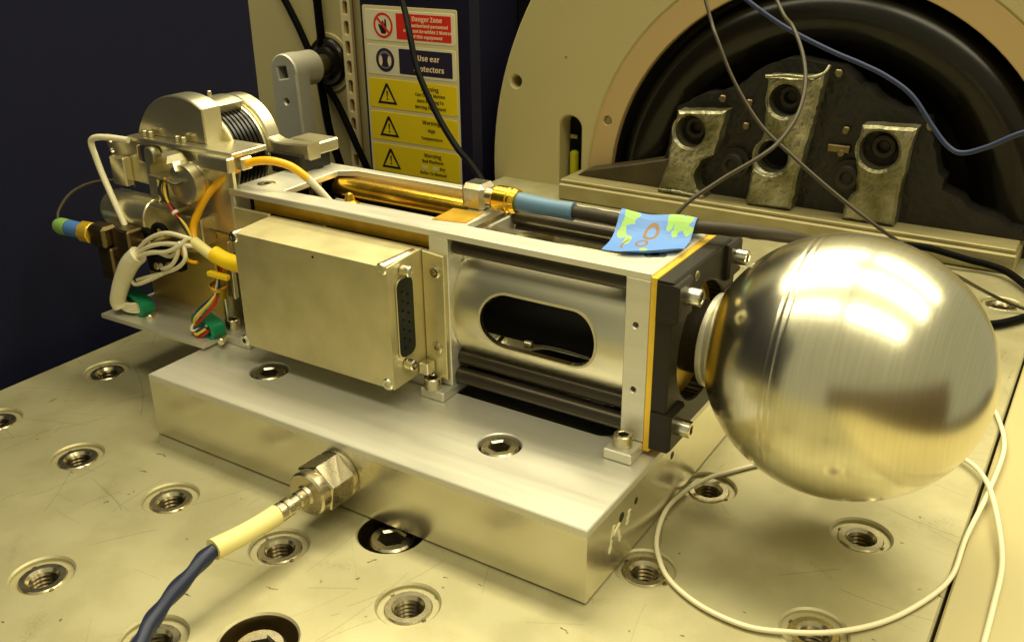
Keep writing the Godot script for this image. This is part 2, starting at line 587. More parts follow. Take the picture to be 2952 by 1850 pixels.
func bench() -> void:
	var o := thing("bench_top", "yellowish bare metal bench plate with rows of threaded holes", "bench", v(-8, -3, -10), "", "structure")
	var holes := []
	var at := []
	for k in 7:
		for z in [7.5, 2.65, -2.45, -7.6]:
			var x := -25.08 + 5.165 * k
			if x > -20.5 and x < -1.0 and z < -1.0:
				continue # under the block
			at.append(v(x, 0, z))
			holes.append(circle(x, -z, 0.92, 36))
	for e in [v(6.1, 0, -12.7), v(-25.1, 0, -12.7), v(7.0, 0, -30.6), v(-1.2, 0, -28.5)]:
		at.append(e)
		holes.append(circle(e.x, -e.z, 0.92, 36))
	var bolts := [v(-7.04, 0, 6.02), v(-7.04, 0, 0.17)]
	for b in bolts:
		holes.append(circle(b.x, -b.z, 1.1, 40))
	put("plate", Shape.new().at(flatly(0)).prism(poly([-27.35, -27, 8.7, -27, 8.7, 46, -27.35, 46]), holes, -3.0, 0, 0.06), M.bench, o)
	for p in at:
		var t := ax(p, Vector3.UP)
		# shallow spot face, slotted collar, then thread turns
		put("spot_face", Shape.new().at(t).lathe([v2(0.70, -0.16), v2(0.93, -0.16)], 36), M.bench, o)
		var ins := put("threaded_insert", Shape.new().at(t).lathe([v2(0.715, -0.3), v2(0.715, -0.13), v2(0.68, -0.09), v2(0.50, -0.09), v2(0.42, -0.2)], 32), M.steel, o)
		var pr := []
		for i in 7:
			pr.append(v2(0.42, -0.2 - i * 0.14))
			pr.append(v2(0.34, -0.27 - i * 0.14))
		put("screw_thread", Shape.new().at(t).lathe(pr, 28, 10.0), M.thread, ins)
		put("hole_bottom", Shape.new().at(t).lathe([v2(0.4, -1.2), v2(0, -1.2)], 20), M.black_matt, ins)
		for s in 2:
			var q: Vector3 = p + Vector3(cos(PI * s + 0.25), 0, sin(PI * s + 0.25)) * 0.70
			put("locking_key", Shape.new().at(Transform3D(Basis(Vector3.UP, -0.25), q)).box(v(-0.07, -0.3, -0.06), v(0.07, -0.105, 0.06), 0.015), M.dark_steel, ins)
	for b in bolts:
		put("counterbore", Shape.new().at(ax(b, Vector3.UP)).lathe([v2(0, -1.0), v2(1.09, -1.0), v2(1.09, -0.07)], 40), M.dark_steel, o)
		hex_socket_bolt("socket_bolt", o, b + v(0, -1.0, 0), Vector3.UP, 0.74, 0.78, M.steel)
	var s := put("side_deck", Shape.new().box(v(8.8, -4, -70), v(18, -0.1, 26), 0.06), M.deck, self, v(20, -4, -20))
	tag(s, "pale yellow painted deck beyond the bench plate edge", "deck", "", "structure")
	var fl := put("floor", Shape.new().box(v(-250, -92, -250), v(250, -90, 250), 0.1), M.floor, self, v(0, -92, 0))
	tag(fl, "dark floor under the bench", "floor", "", "structure")

# ---------- what stands behind
func background() -> void:
	var cb := thing("cabinet", "large dark charcoal cabinet standing beside the bench", "cabinet", v(-45, -60, -5))
	put("body", Shape.new().box(v(-75, -60, -16.9), v(-28.7, 40, 45), 0.5), M.cabinet, cb)
	put("plinth", Shape.new().box(v(-74, -89.9, -15), v(-29.5, -60, 44), 0.3), M.black_matt, cb)
	var eq := thing("equipment_cabinet", "low brown equipment cabinet standing diagonally off the bench's near corner", "cabinet", v(85, -90, 75))
	eq.rotation.y = deg_to_rad(45)
	put("body", Shape.new().box(v(85, -89.9, 75) + v(-100, 0, -15), v(85, -89.9, 75) + v(100, 112, 15), 1.0), M.wood, eq)
	put("plinth", Shape.new().box(v(85, -89.9, 75) + v(-99, 0, 15.1), v(85, -89.9, 75) + v(99, 8, 16), 0.2), M.black_matt, eq)
	var w := put("wall_panel", Shape.new().box(v(-100, -60, -46.5), v(-30, 45, -43.2), 0.1), M.beige, self, v(-65, -60, -45))
	tag(w, "plain beige metal panel behind the aluminium crank", "panel", "", "structure")
	var rail := thing("slotted_rail", "narrow beige rail with slots running up beside the sign post", "rail", v(-45.7, -10, -42.8))
	var sl := []
	for i in 12:
		sl.append(rrect(-45.98, -7.6 + i * 1.6, -45.5, -6.5 + i * 1.6, 0.2, 3))
	put("strip", Shape.new().at(front(0)).prism(poly([-46.3, -9, -45.2, -9, -45.2, 20, -46.3, 20]), sl, -43.0, -42.7, 0.03), M.sign_base, rail)
	put("rail_back", Shape.new().box(v(-46.25, -9, -43.19), v(-45.25, 20, -43.05), 0.01), M.brown, rail)
	# pivot: stepped disc, shaft and crank arm
	var cr := thing("crank_arm", "aluminium crank arm with square hole on a shaft", "crank", v(-47.2, -8, -37))
	var arm := PackedVector2Array([v2(-46.05, -9), v2(-46.55, 5.95)])
	for i in 13:
		arm.append(v2(-48.0, 5.95) + Vector2.from_angle(PI * i / 12.0) * 1.45)
	arm.append(v2(-49.3, -9))
	var sq := PackedVector2Array()
	for i in 4:
		sq.append(v2(-48.15, 5.9) + Vector2.from_angle(TAU * i / 4.0 + 0.95) * 0.68)
	put("arm", Shape.new().at(front(0)).prism(arm, [sq, circle(-48.0, 3.6, 0.24, 14)], -38.7, -37.3, 0.1), M.alu, cr)
	put("boss", Shape.new().at(ax(v(-48.1, 5.9, 0), v(0, 0, -1))).lathe([v2(0.7, 37.9), v2(0.72, 38.5), v2(1.42, 38.6), v2(1.42, 40.6), v2(0.9, 40.7)], 32), M.alu, cr)
	put("shaft", Shape.new().at(ax(v(-48.1, 5.9, 0), v(0, 0, -1))).rod(0.85, 40.5, 43.1), M.dark_steel, cr)
	var ds := thing("pivot_disc", "dark rubber disc round the crank shaft", "disc", v(-48.3, 4, -43))
	put("disc", Shape.new().at(ax(v(-48.3, 6.0, 0), v(0, 0, -1))).lathe([v2(0.9, 42.2), v2(1.25, 42.2), v2(1.4, 42.6), v2(1.9, 42.55), v2(2.05, 42.75), v2(2.05, 43.0)].map(func(q): return v2(q.x, q.y)), 40), M.rubber, ds)
	put("disc_face", Shape.new().at(ax(v(-48.3, 6.0, 0), v(0, 0, -1))).lathe([v2(0, 42.3), v2(0.95, 42.3), v2(2.05, 42.8), v2(2.05, 43.1)], 40), M.rubber, ds)
	put("washer", Shape.new().at(ax(v(-48.4, 5.9, 0), v(0, 0, -1))).lathe([v2(2.0, 43.0), v2(2.45, 43.0), v2(2.5, 43.25)], 40), M.beige, ds)
	# sign post
	var po := thing("sign_post", "dark navy post carrying five stacked safety notices", "post", v(-35, -90, -39))
	put("post_body", Shape.new().box(v(-40.5, -89.9, -44.5), v(-29.55, 45, -38.05), 0.5), M.navy, po)
	put("recess", Shape.new().box(v(-29.5, -89.9, -47), v(-22, 45, -43.5), 0.1), M.black_matt, po)
	put("sign_sheet", Shape.new().at(front(-38.05)).prism(rrect(-39.82, -4.0, -31.1, 11.48, 0.15, 3), [], 0, 0.06, 0.01), M.sign_base, po)
	for i in 5:
		var y1 := 11.2 - 2.52 * i
		var y0 := y1 - 2.22
		var z := -37.99
		var c := (y0 + y1) / 2
		var p := put("sign_panel", Shape.new().at(front(z)).prism(rrect(-39.6, y0, -31.28, y1, 0.22, 4), [], 0, 0.03, 0.008), [M.sign_white, M.sign_white, M.sign_yellow, M.sign_yellow, M.sign_yellow][i], po)
		z += 0.03
		var cx := -37.85
		var tx := -33.75
		if i == 0:
			put("red_block", Shape.new().at(front(z)).prism(rrect(-36.6, y0 + 0.2, -31.6, y1 - 0.18, 0.06, 2), [], 0, 0.012, 0.0), M.sign_red, p)
			put("symbol", Shape.new().at(front(z)).prism(circle(cx, c, 0.92, 40), [circle(cx, c, 0.74, 40)], 0, 0.014, 0.0), M.sign_red, p)
			put("symbol", Shape.new().at(front(z)).prism(poly([cx - 0.62, c + 0.46, cx - 0.5, c + 0.6, cx + 0.62, c - 0.46, cx + 0.5, c - 0.6]), [], 0, 0.02, 0.0), M.sign_red, p)
			put("symbol", Shape.new().at(front(z)).prism(poly([cx - 0.2, c - 0.6, cx + 0.22, c - 0.6, cx + 0.32, c - 0.2, cx + 0.3, c + 0.42, cx + 0.18, c + 0.5, cx + 0.12, c + 0.05, cx + 0.02, c + 0.35, cx - 0.1, c + 0.28, cx - 0.12, c, cx - 0.42, c + 0.1, cx - 0.45, c - 0.02]), [], 0, 0.01, 0.0), M.print_black, p)
			words("Danger Zone", 0.34, v(tx, c + 0.6, z + 0.03), M.print_cream, p)
			words("Unauthorised personnel", 0.23, v(tx, c + 0.14, z + 0.03), M.print_cream, p)
			words("must not be within 2 Metres", 0.23, v(tx, c - 0.25, z + 0.03), M.print_cream, p)
			words("of this equipment", 0.23, v(tx, c - 0.64, z + 0.03), M.print_cream, p)
		elif i == 1:
			put("navy_block", Shape.new().at(front(z)).prism(rrect(-36.5, y0 + 0.2, -31.6, y1 - 0.18, 0.06, 2), [], 0, 0.012, 0.0), M.sign_navy, p)
			put("symbol", Shape.new().at(front(z)).prism(circle(cx, c, 0.88, 40), [], 0, 0.01, 0.0), M.sign_navy, p)
			put("symbol", Shape.new().at(front(z + 0.01)).prism(circle(cx, c + 0.02, 0.66, 30), [circle(cx, c - 0.02, 0.52, 30)], 0, 0.006, 0.0), mat(Color(0.5, 0.46, 0.5), 0.5), p)
			for s in [-1.0, 1.0]:
				var cup := PackedVector2Array()
				for k in 16:
					cup.append(v2(cx + s * 0.42 + 0.17 * cos(TAU * k / 16), c - 0.05 + 0.38 * sin(TAU * k / 16)))
				put("symbol", Shape.new().at(front(z + 0.012)).prism(cup, [], 0, 0.01, 0.0), M.print_cream, p)
			words("Use ear", 0.42, v(tx, c + 0.36, z + 0.03), M.print_cream, p)
			words("Protectors", 0.42, v(tx, c - 0.4, z + 0.03), M.print_cream, p)
		else:
			put("symbol", Shape.new().at(front(z)).prism(poly([cx - 0.95, c - 0.78, cx + 0.95, c - 0.78, cx + 0.1, c + 0.78, cx - 0.1, c + 0.78]), [poly([cx - 0.68, c - 0.6, cx + 0.68, c - 0.6, cx, c + 0.52])], 0, 0.012, 0.0), M.print_black, p)
			put("symbol", Shape.new().at(front(z)).prism(poly([cx - 0.05, c - 0.25, cx + 0.05, c - 0.25, cx + 0.09, c + 0.22, cx - 0.09, c + 0.22]), [], 0, 0.012, 0.0), M.print_brown, p)
			put("symbol", Shape.new().at(front(z)).prism(circle(cx, c - 0.4, 0.085, 10), [], 0, 0.012, 0.0), M.print_brown, p)
			var lines: Array = [["Warning", "Can Cause Motion", "Auto Starting To", "Moving Equipment"], ["Warning", "High", "Temperature"], ["Warning", "Bed Platform", "Dry", "Refer To Manual"]][i - 2]
			for k in lines.size():
				var dx := 0.9 if lines[k] == "Dry" else 0.0
				words(lines[k], 0.30 if k == 0 else 0.24, v(tx + dx, c + 0.68 - k * (0.46 if lines.size() == 4 else 0.6), z + 0.015), M.print_brown, p)
			if i == 4:
				for s in [-0.75, 0.25]:
					put("pale_patch", Shape.new().at(front(z)).prism(rrect(tx + s - 0.3, c - 0.4, tx + s + 0.25, c - 0.14, 0.06, 2), [], 0, 0.012, 0.0), M.pale_patch, p)

# ---------- shaker body and driver head
func shaker() -> void:
	var o := thing("shaker", "beige round shaker housing with a wide dark opening", "shaker", v(-5, -90, -45))
	var c := v2(-5.0, 0.7)
	var zf := -38.0
	put("cover", Shape.new().at(front(0)).prism(circle(c.x, c.y, 23.2, 120), [circle(c.x, c.y, 15.35, 96), rrect(-22.7, -1.0, -20.95, 5.0, 0.85, 8), circle(-26.2, 6.95, 0.42, 20)], zf - 3, zf, 0.12), M.beige, o)
	put("inner_ring", Shape.new().at(front(0)).prism(circle(c.x, c.y, 15.34, 96), [circle(c.x, c.y, 13.7, 96), circle(-18.99, 4.98, 0.3, 14)], zf - 3, zf - 0.06, 0.05), M.beige_ring, o)
	put("countersunk_screw", Shape.new().at(ax(v(-18.99, 4.98, zf - 0.3), v(0, 0, 1))).rod(0.27, 0, 0.18, 14), M.steel, o)
	var t := ax(v(c.x, c.y, zf), v(0, 0, 1))
	put("rubber_diaphragm", Shape.new().at(t).lathe([v2(0, -3.6), v2(8.6, -3.6), v2(9.2, -2.2), v2(9.8, -1.2), v2(10.6, -0.45), v2(11.4, -0.1), v2(12.2, -0.15), v2(12.9, -0.6), v2(13.3, -1.3), v2(13.45, -2.2), v2(13.72, -2.2)].duplicate().map(func(q): return q), 96, 60.0), M.rubber, o)
	put("rubber_edge", Shape.new().at(t).lathe([v2(13.69, -3.4), v2(13.69, -0.6)], 96), M.black, o)
	put("slot_back", Shape.new().box(v(-23.2, -1.4, zf - 3.4), v(-20.4, 5.4, zf - 1.6), 0.05), M.black_matt, o)
	put("oil_gauge", Shape.new().at(ax(v(-22.15, -1.4, zf - 1.3), v(0, 1, 0))).rod(0.33, 0, 3.7, 14, 0.15), M.oil, o)
	put("gauge_nut", Shape.new().box(v(-22.4, 3.2, zf - 1.5), v(-21.8, 3.5, zf - 1.0), 0.05), M.steel, o)
	put("hole_back", Shape.new().box(v(-26.9, 6.3, zf - 3.3), v(-25.5, 7.6, zf - 1.8), 0.05), M.cast, o)
	put("mark", Shape.new().at(ax(v(-22.2, 8.9, zf), v(0, 0, 1))).rod(0.09, 0, 0.03, 10, 0.01), M.brown, o)
	put("carcass", Shape.new().at(t).lathe([v2(0, -16), v2(22.6, -16), v2(22.6, -2.9)], 64), M.beige, o)
	# driver head: bar, web and lugs
	var d := thing("driver_head", "dark cast driver head with rough metal lugs and bolts", "driver", v(-7, 0, -36))
	put("bar", Shape.new().box(v(-21.0, 0.02, -38.2), v(7.0, 1.1, -35.0), 0.08), M.ledge, d)
	put("bar_step", Shape.new().box(v(-21.0, 1.1, -38.4), v(6.9, 1.36, -35.25), 0.06), M.ledge, d)
	var rw := RandomNumberGenerator.new()
	rw.seed = 8
	var wp := PackedVector2Array()
	var key := [v2(-14.4, 1.37), v2(7.1, 1.37), v2(6.9, 1.9), v2(4.4, 2.6), v2(2.6, 3.6), v2(1.9, 5.6), v2(1.2, 7.3), v2(-0.8, 7.9), v2(-2.6, 9.0), v2(-4.2, 9.9), v2(-7.0, 10.1), v2(-8.6, 9.3), v2(-9.9, 8.0), v2(-12.2, 7.5), v2(-13.5, 6.6), v2(-14.2, 3.2)]
	for i in key.size():
		var q0: Vector2 = key[i]
		var q1: Vector2 = key[(i + 1) % key.size()]
		for k in 4:
			wp.append(q0.lerp(q1, k / 4.0) + (v2(rw.randf_range(-0.12, 0.12), rw.randf_range(-0.12, 0.12)) if i > 1 else v2(0, 0)))
	put("web", Shape.new().at(front(0)).prism(wp, [], -38.6, -37.0, 0.0), M.web, d)
	put("gusset", Shape.new().at(front(0)).prism(poly([-20.4, 1.37, -13.6, 1.37, -13.9, 3.3, -16.5, 2.6, -19.9, 1.75]), [], -38.2, -36.6, 0.05), M.gusset, d)
	var holes_b := [circle(-6.5, 7.85, 0.95, 28), circle(-6.95, 4.5, 0.98, 28)]
	var lug_a := [poly([-13.05, 6.62, -9.95, 6.9, -10.35, 5.2, -10.62, 4.15, -11.4, 3.7, -11.8, 2.75, -11.5, 1.9, -10.95, 1.42, -14.15, 1.4, -13.6, 3.2, -13.3, 5.2]), [circle(-12.2, 5.42, 0.98, 28)]]
	var lug_b := [poly([-7.65, 9.15, -5.0, 9.3, -4.4, 9.55, -4.75, 7.0, -5.15, 4.6, -5.5, 1.45, -8.3, 1.4, -8.1, 3.2, -7.95, 4.6, -7.5, 6.0, -7.6, 7.8]), holes_b]
	var lug_c := [poly([-2.0, 6.95, 0.85, 7.05, 0.6, 5.2, 0.5, 3.2, 0.42, 1.42, -2.5, 1.4, -2.3, 2.6, -1.85, 3.2, -1.95, 4.2, -2.15, 5.2]), [circle(-0.95, 5.6, 1.1, 28)]]
	for l in [lug_a, lug_b, lug_c]:
		var rough := PackedVector2Array()
		for i in l[0].size():
			var q0: Vector2 = l[0][i]
			var q1: Vector2 = l[0][(i + 1) % l[0].size()]
			var m: int = maxi(2, int(q0.distance_to(q1) / 0.3))
			for k in m:
				rough.append(q0.lerp(q1, float(k) / m) + v2(rw.randf_range(-0.05, 0.05), rw.randf_range(-0.04, 0.04)))
		l[0] = rough
		put("lug", Shape.new().at(front(0)).prism(l[0], l[1], -37.2, -35.75, 0.16), M.cast, d)
		for h in l[1]:
			var cc := v2(0, 0)
			for q in h: cc += q / h.size()
			var bt := ax(v(cc.x + 0.12, cc.y + 0.1, -37.0), v(0, 0, 1))
			if cc.y > 5.0:
				put("bolt_head", Shape.new().at(bt).lathe([v2(0.7, 0), v2(0.7, 0.45), v2(0.62, 0.52), v2(0.4, 0.52), v2(0.32, 0.4), v2(0.32, 0.1), v2(0, 0.1)], 26), M.black, d)
			else:
				put("bore", Shape.new().at(bt).lathe([v2(0.9, 0.03), v2(0, 0.03)], 24), M.black_matt, d)
	for b in [v(-9.45, 3.6, -36.9), v(-2.55, 3.75, -36.9)]:
		put("bolt_head", Shape.new().at(ax(b, v(0, 0, 1))).lathe([v2(0.95, 0), v2(0.95, 0.3), v2(0.7, 0.34), v2(0.7, 0.75), v2(0.6, 0.82), v2(0.4, 0.82), v2(0.3, 0.6), v2(0, 0.6)], 26), M.black, d)
	for b in [v(-9.0, 5.9, -37.0), v(-3.1, 6.3, -37.0), v(-3.9, 9.45, -37.0), v(1.35, 7.0, -37.0), v(-10.6, 7.4, -37.0), v(-3.2, 4.95, -37.0), v(-8.9, 7.3, -37.0)]:
		put("stud", Shape.new().at(ax(b, v(0.1, 0.15, 1))).lathe([v2(0.24, 0), v2(0.24, 0.3), v2(0.18, 0.36), v2(0, 0.36)], 6, 10.0), M.dark_steel, d)
	put("clip_plate", Shape.new().box(v(-4.0, 5.0, -37.0), v(-2.7, 5.45, -36.7), 0.05), M.dark_steel, d)
	put("casting_ridge", Shape.new().tube([v(-7.7, 9.15, -35.7), v(-6.5, 9.3, -35.68), v(-5.2, 9.3, -35.7), v(-4.5, 9.55, -36.0), v(-4.3, 9.95, -36.3)], 0.1, 8, 4, 0.25, 1.3), M.cast, d)
	put("casting_ridge", Shape.new().tube([v(-7.9, 3.6, -35.7), v(-7.3, 3.35, -35.66), v(-6.7, 3.3, -35.68), v(-6.1, 3.6, -35.72)], 0.14, 8, 4, 0.3, 1.7), M.cast, d)
	put("casting_ridge", Shape.new().tube([v(-14.0, 1.5, -35.7), v(-12.6, 1.55, -35.66), v(-11.0, 1.45, -35.7)], 0.12, 8, 4, 0.3, 1.7), M.cast, d)

# ---------- aluminium block and instrument
func base_block() -> void:
	var o := thing("mounting_block", "long bare aluminium block bolted flat on the bench", "block", v(-9.3, 0, -6))
	var out := poly([-18.6, 0, 0, 0, 0, 12.2, -18.6, 12.2])
	var hb := [circle(-14.9, 2.55, 0.72, 40), circle(-4.6, 2.6, 0.72, 40)]
	put("lower_slab", Shape.new().at(flatly(0)).prism(poly([-18.6, 0, 0, 0, 0, 12.2, -18.6, 12.2]), hb, 0.07, 2.34, 0.0), M.alu_block, o)
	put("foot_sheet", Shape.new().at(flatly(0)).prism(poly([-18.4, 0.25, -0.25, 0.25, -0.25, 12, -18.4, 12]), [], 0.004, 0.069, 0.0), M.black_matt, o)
	put("upper_slab", Shape.new().at(flatly(0)).prism(out, hb + [rrect(-8.3, 4.8, -1.75, 9.6, 0.5)], 2.34, 2.6, 0.035), M.alu_face, o)
	for h in [v(-14.9, 1.5, -2.55), v(-4.6, 1.5, -2.6)]:
		hex_socket_bolt("socket_bolt", o, h, Vector3.UP, 0.615, 1.06, M.steel)
	for e in [[v(0, 1.75, -2.2), 0.16], [v(0, 1.75, -3.2), 0.12], [v(0, 1.95, -5.9), 0.14]]:
		put("tapped_hole", Shape.new().at(ax(e[0], v(1, 0, 0))).lathe([v2(e[1], 0.004), v2(0, 0.004)].map(func(q): return q), 14), M.black, o)
	for e in [[1.7, 1.75, 1.45, 0.9, 0.08], [1.95, 1.5, 2.15, 0.95, 0.1], [1.55, 1.35, 2.1, 1.6, 0.07], [2.75, 1.7, 2.6, 1.25, 0.09]]:
		var p0 := v2(e[0], e[1])
		var p1 := v2(e[2], e[3])
		var nr := (p1 - p0).orthogonal().normalized()
		var g := PackedVector2Array()
		for k in 7:
			g.append(p0.lerp(p1, k / 6.0) + nr * e[4] * (0.35 + 0.65 * absf(sin(k * 1.9 + e[0]))))
		for k in 7:
			g.append(p1.lerp(p0, k / 6.0) - nr * e[4] * (0.3 + 0.7 * absf(cos(k * 1.3 + e[1]))))
		put("glue_smear", Shape.new().at(side(0)).prism(g, [], 0, 0.02, 0.004), M.cream, o)

func accelerometer() -> void:
	var o := thing("accelerometer", "hexagonal steel accelerometer screwed into the block side", "accelerometer", v(-9.25, 0.6, 0))
	var t := ax(v(-9.25, 1.42, 0), v(-0.02, 0, 1))
	put("flange", Shape.new().at(t).rod(0.86, 0.0, 0.2, 36, 0.04), M.steel, o)
	var hx := PackedVector2Array()
	for k in 6:
		hx.append(Vector2.from_angle(TAU * k / 6 + 0.35) * 0.88)
	var tz := Transform3D(Basis(v(1, 0, 0.02), v(0, 1, 0), v(-0.02, 0, 1)), v(-9.25, 1.42, 0))
	put("hex_body", Shape.new().at(tz).prism(hx, [], 0.19, 1.2, 0.05), M.steel, o)
	put("collar", Shape.new().at(t).lathe([v2(0.74, 1.15), v2(0.76, 1.25), v2(0.76, 1.5), v2(0.7, 1.58), v2(0.36, 1.6), v2(0.32, 1.7), v2(0, 1.7)], 36), M.steel, o)
	put("connector", Shape.new().at(t).lathe([v2(0.28, 1.6), v2(0.28, 1.95), v2(0.24, 2.0), v2(0.24, 2.25), v2(0.31, 2.3), v2(0.31, 2.5), v2(0.27, 2.55), v2(0.31, 2.6), v2(0.31, 2.8), v2(0.25, 2.86), v2(0.25, 3.1)], 28), M.steel, o)
	var c := thing("sensor_cable", "twisted dark blue cable with yellow sleeve leading from the accelerometer", "cable", v(-9.3, 0, 6))
	put("yellow_sleeve", Shape.new().tube([v(-9.29, 1.42, 2.85), v(-9.34, 1.43, 3.5), v(-9.42, 1.46, 4.3), v(-9.52, 1.52, 5.15)], 0.33, 14, 4, 0.06, 0.3), M.yellow, c)
	put("cable", Shape.new().tube([v(-9.5, 1.52, 4.9), v(-9.53, 1.45, 5.4), v(-9.48, 1.3, 6.0), v(-9.43, 1.12, 6.7), v(-9.35, 0.95, 7.3), v(-9.18, 0.8, 7.9), v(-8.95, 0.66, 8.4), v(-8.75, 0.52, 9.0), v(-8.5, 0.4, 10.2), v(-8.3, 0.36, 12.0)], 0.225, 14, 7, 0.14, 0.55), M.blue_cable, c)

func instrument() -> void:
	var o := thing("instrument_frame", "open aluminium instrument frame with slotted tube inside", "instrument", v(-9.2, 2.6, -7))
	# top plate with two openings
	var op1 := poly([-16.05, 5.4, -9.0, 5.62, -8.7, 6.4, -8.7, 9.05, -15.6, 9.05, -16.25, 8.6])
	var op2 := rrect(-7.75, 5.45, -1.9, 8.95, 0.25, 4)
	put("top_plate", Shape.new().at(flatly(0)).prism(rrect(-18.15, 4.5, -0.44, 9.43, 0.06, 2), [op1, op2], 8.47, 8.7, 0.03), M.alu, o)
	for e in [v(-17.35, 8.66, -5.76), v(-17.38, 8.66, -8.5), v(-1.05, 8.66, -6.05), v(-1.05, 8.66, -8.6)]:
		var s := put("flat_screw", Shape.new().at(ax(e, Vector3.UP)).lathe([v2(0.36, 0.042), v2(0.3, 0.055), v2(0.14, 0.055), v2(0.1, 0.045), v2(0, 0.045)], 22), M.steel, o)
		put("hex_socket", Shape.new().at(ax(e, Vector3.UP)).lathe([v2(0.13, 0.058), v2(0, 0.058)], 6), M.black_matt, s)
	put("beam", Shape.new().box(v(-18.1, 8.2, -9.42), v(-0.46, 8.468, -9.1), 0.03), M.alu, o)
	# posts and feet
	var dm := [circle(-0.9, 6.95, 0.1, 10), circle(-0.88, 4.77, 0.1, 10)]
	put("post", Shape.new().at(front(0)).prism(poly([-1.26, 3.0, -0.44, 3.0, -0.44, 8.468, -1.26, 8.468]), dm, -5.3, -4.5, 0.03), M.alu, o)
	put("post", Shape.new().box(v(-8.6, 3.0, -5.3), v(-7.82, 8.468, -4.5), 0.03), M.alu, o)
	put("post", Shape.new().box(v(-18.1, 3.0, -5.3), v(-17.85, 8.468, -4.52), 0.03), M.alu, o)
	for x in [-18.1, -8.6, -1.26]:
		put("post", Shape.new().box(v(x, 2.62, -9.42), v(x + (0.25 if x < -18 else 0.8), 8.195, -8.7), 0.03), M.alu, o)
	for e in [[-1.4, -0.44, -3.62], [-8.8, -7.8, -3.9], [-18.75, -16.9, -3.45]]:
		var ft := put("foot", Shape.new().box(v(e[0], 2.61, -5.4), v(e[1], 2.98, e[2]), 0.04), M.alu, o)
	for e in [v(-0.94, 2.98, -4.08), v(-8.38, 2.98, -4.1), v(-18.35, 2.98, -4.05)]:
		hex_socket_bolt("cap_screw", o, e, Vector3.UP, 0.31, 0.42, M.steel)
	put("rail", Shape.new().box(v(-17.8, 2.62, -5.25), v(-8.65, 3.35, -4.6), 0.03), M.alu, o)
	# tube along the frame with slots, built as four curved walls
	var tc := v(0, 5.72, -6.97)
	var tt := ax(tc, v(1, 0, 0))
	var tb := Shape.new()
	var rr := 2.4
	tb.at(tt)
	var na := 160
	var nx := 44
	var X0 := -7.72
	var X1 := -1.28
	var ux := tt.basis.x
	# angle of a ring direction measured from front (+z) upwards
	var hit := func(x: float, a: float) -> bool:
		for s in 4:
			var d := wrapf(a - s * PI / 2 - 0.06, -PI, PI) * rr
			var hx := 2.18
			var hr := 0.98
			var px := absf(x + 4.46) - (hx - hr)
			if (px < 0 and absf(d) < hr) or (px >= 0 and v2(px, d).length() < hr):
				return true
		return false
	var pt := func(x: float, a: float, r: float) -> Vector3:
		return v(x, tc.y + r * sin(a), tc.z + r * cos(a))
	tb.at(Transform3D())
	tube_wall(tb, hit, pt, X0, X1, rr, 0.16)
	put("slotted_tube", tb, M.satin, o)
	var cut := Shape.new()
	for s in 4:
		slot_rim(cut, pt, s * PI / 2 + 0.06, rr, 0.16)
	put("slot_edge", cut, M.alu_bright, o)
	put("tube_end", Shape.new().at(tt).lathe([v2(rr, X0), v2(rr - 0.02, X0 - 0.1), v2(2.0, X0 - 0.1)].map(func(q): return q), 60), M.polished, o)
	put("inner_rod", Shape.new().at(ax(tc + v(0, -0.6, 0), v(1, 0, 0))).rod(0.9, -9.0, -0.5, 28), M.black_matt, o)
	put("inner_wire", Shape.new().tube([v(-5.1, 4.9, -5.3), v(-4.6, 5.0, -5.35), v(-3.9, 4.95, -5.5), v(-3.0, 4.85, -5.6)], 0.035, 8), M.grey_cable, o)
	put("inner_plug", Shape.new().at(ax(v(-5.3, 4.95, -5.3), v(1, 0, 0))).rod(0.14, 0, 0.3, 12), M.steel, o)
	for e in [[3.95, -5.15], [3.3, -4.95], [2.95, -5.7], [8.12, -5.0], [8.1, -8.75], [7.6, -8.98], [3.4, -9.0]]:
		put("guide_rod", Shape.new().at(ax(v(0, e[0], e[1]), v(1, 0, 0))).rod(0.3, -7.82, -1.26, 20), M.rod, o)
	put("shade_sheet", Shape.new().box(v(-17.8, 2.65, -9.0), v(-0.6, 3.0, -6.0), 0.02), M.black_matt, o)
	# left bay: gold tube, dark tubes
	put("gold_tube", Shape.new().at(ax(v(0, 7.95, -8.75), v(1, 0, 0))).rod(0.46, -16.4, -8.0, 26), M.gold, o)
	put("dark_tube", Shape.new().at(ax(v(0, 7.3, -7.55), v(1, 0, 0))).rod(0.42, -16.6, -8.7, 22), M.rod, o)
	put("dark_tube", Shape.new().at(ax(v(0, 7.55, -6.4), v(1, 0, 0))).rod(0.38, -14.6, -8.8, 22), M.rod, o)
	put("light_strip", Shape.new().box(v(-16.0, 7.62, -8.16), v(-9.2, 7.7, -8.05), 0.01), M.alu, o)
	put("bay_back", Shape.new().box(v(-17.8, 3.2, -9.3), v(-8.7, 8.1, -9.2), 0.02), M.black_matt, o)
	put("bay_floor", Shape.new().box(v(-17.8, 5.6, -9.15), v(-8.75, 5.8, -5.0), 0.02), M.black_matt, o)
	put("amber_bar", Shape.new().box(v(-17.1, 7.9, -5.1), v(-8.62, 8.44, -4.75), 0.05), M.amber, o)
	put("small_fitting", Shape.new().at(ax(v(-13.75, 7.9, -6.45), v(0, 1, 0))).lathe([v2(0.42, 0), v2(0.42, 0.3), v2(0.3, 0.42), v2(0.2, 0.5), v2(0.13, 0.75), v2(0, 0.8)], 18), M.brass, o)
	put("divider", Shape.new().box(v(-8.55, 3.3, -8.9), v(-7.85, 8.2, -5.35), 0.05), M.alu, o)
	put("amber_sheet", Shape.new().at(flatly(0)).prism(poly([-9.05, 5.35, -7.8, 5.6, -7.95, 6.85, -9.15, 6.75]), [], 8.702, 8.73, 0.005), M.amber, o)
	# gold gasket, black end flange with clamps
	put("gasket", Shape.new().box(v(-0.435, 2.75, -9.45), v(-0.22, 8.62, -4.46), 0.02), M.nut_gold, o)
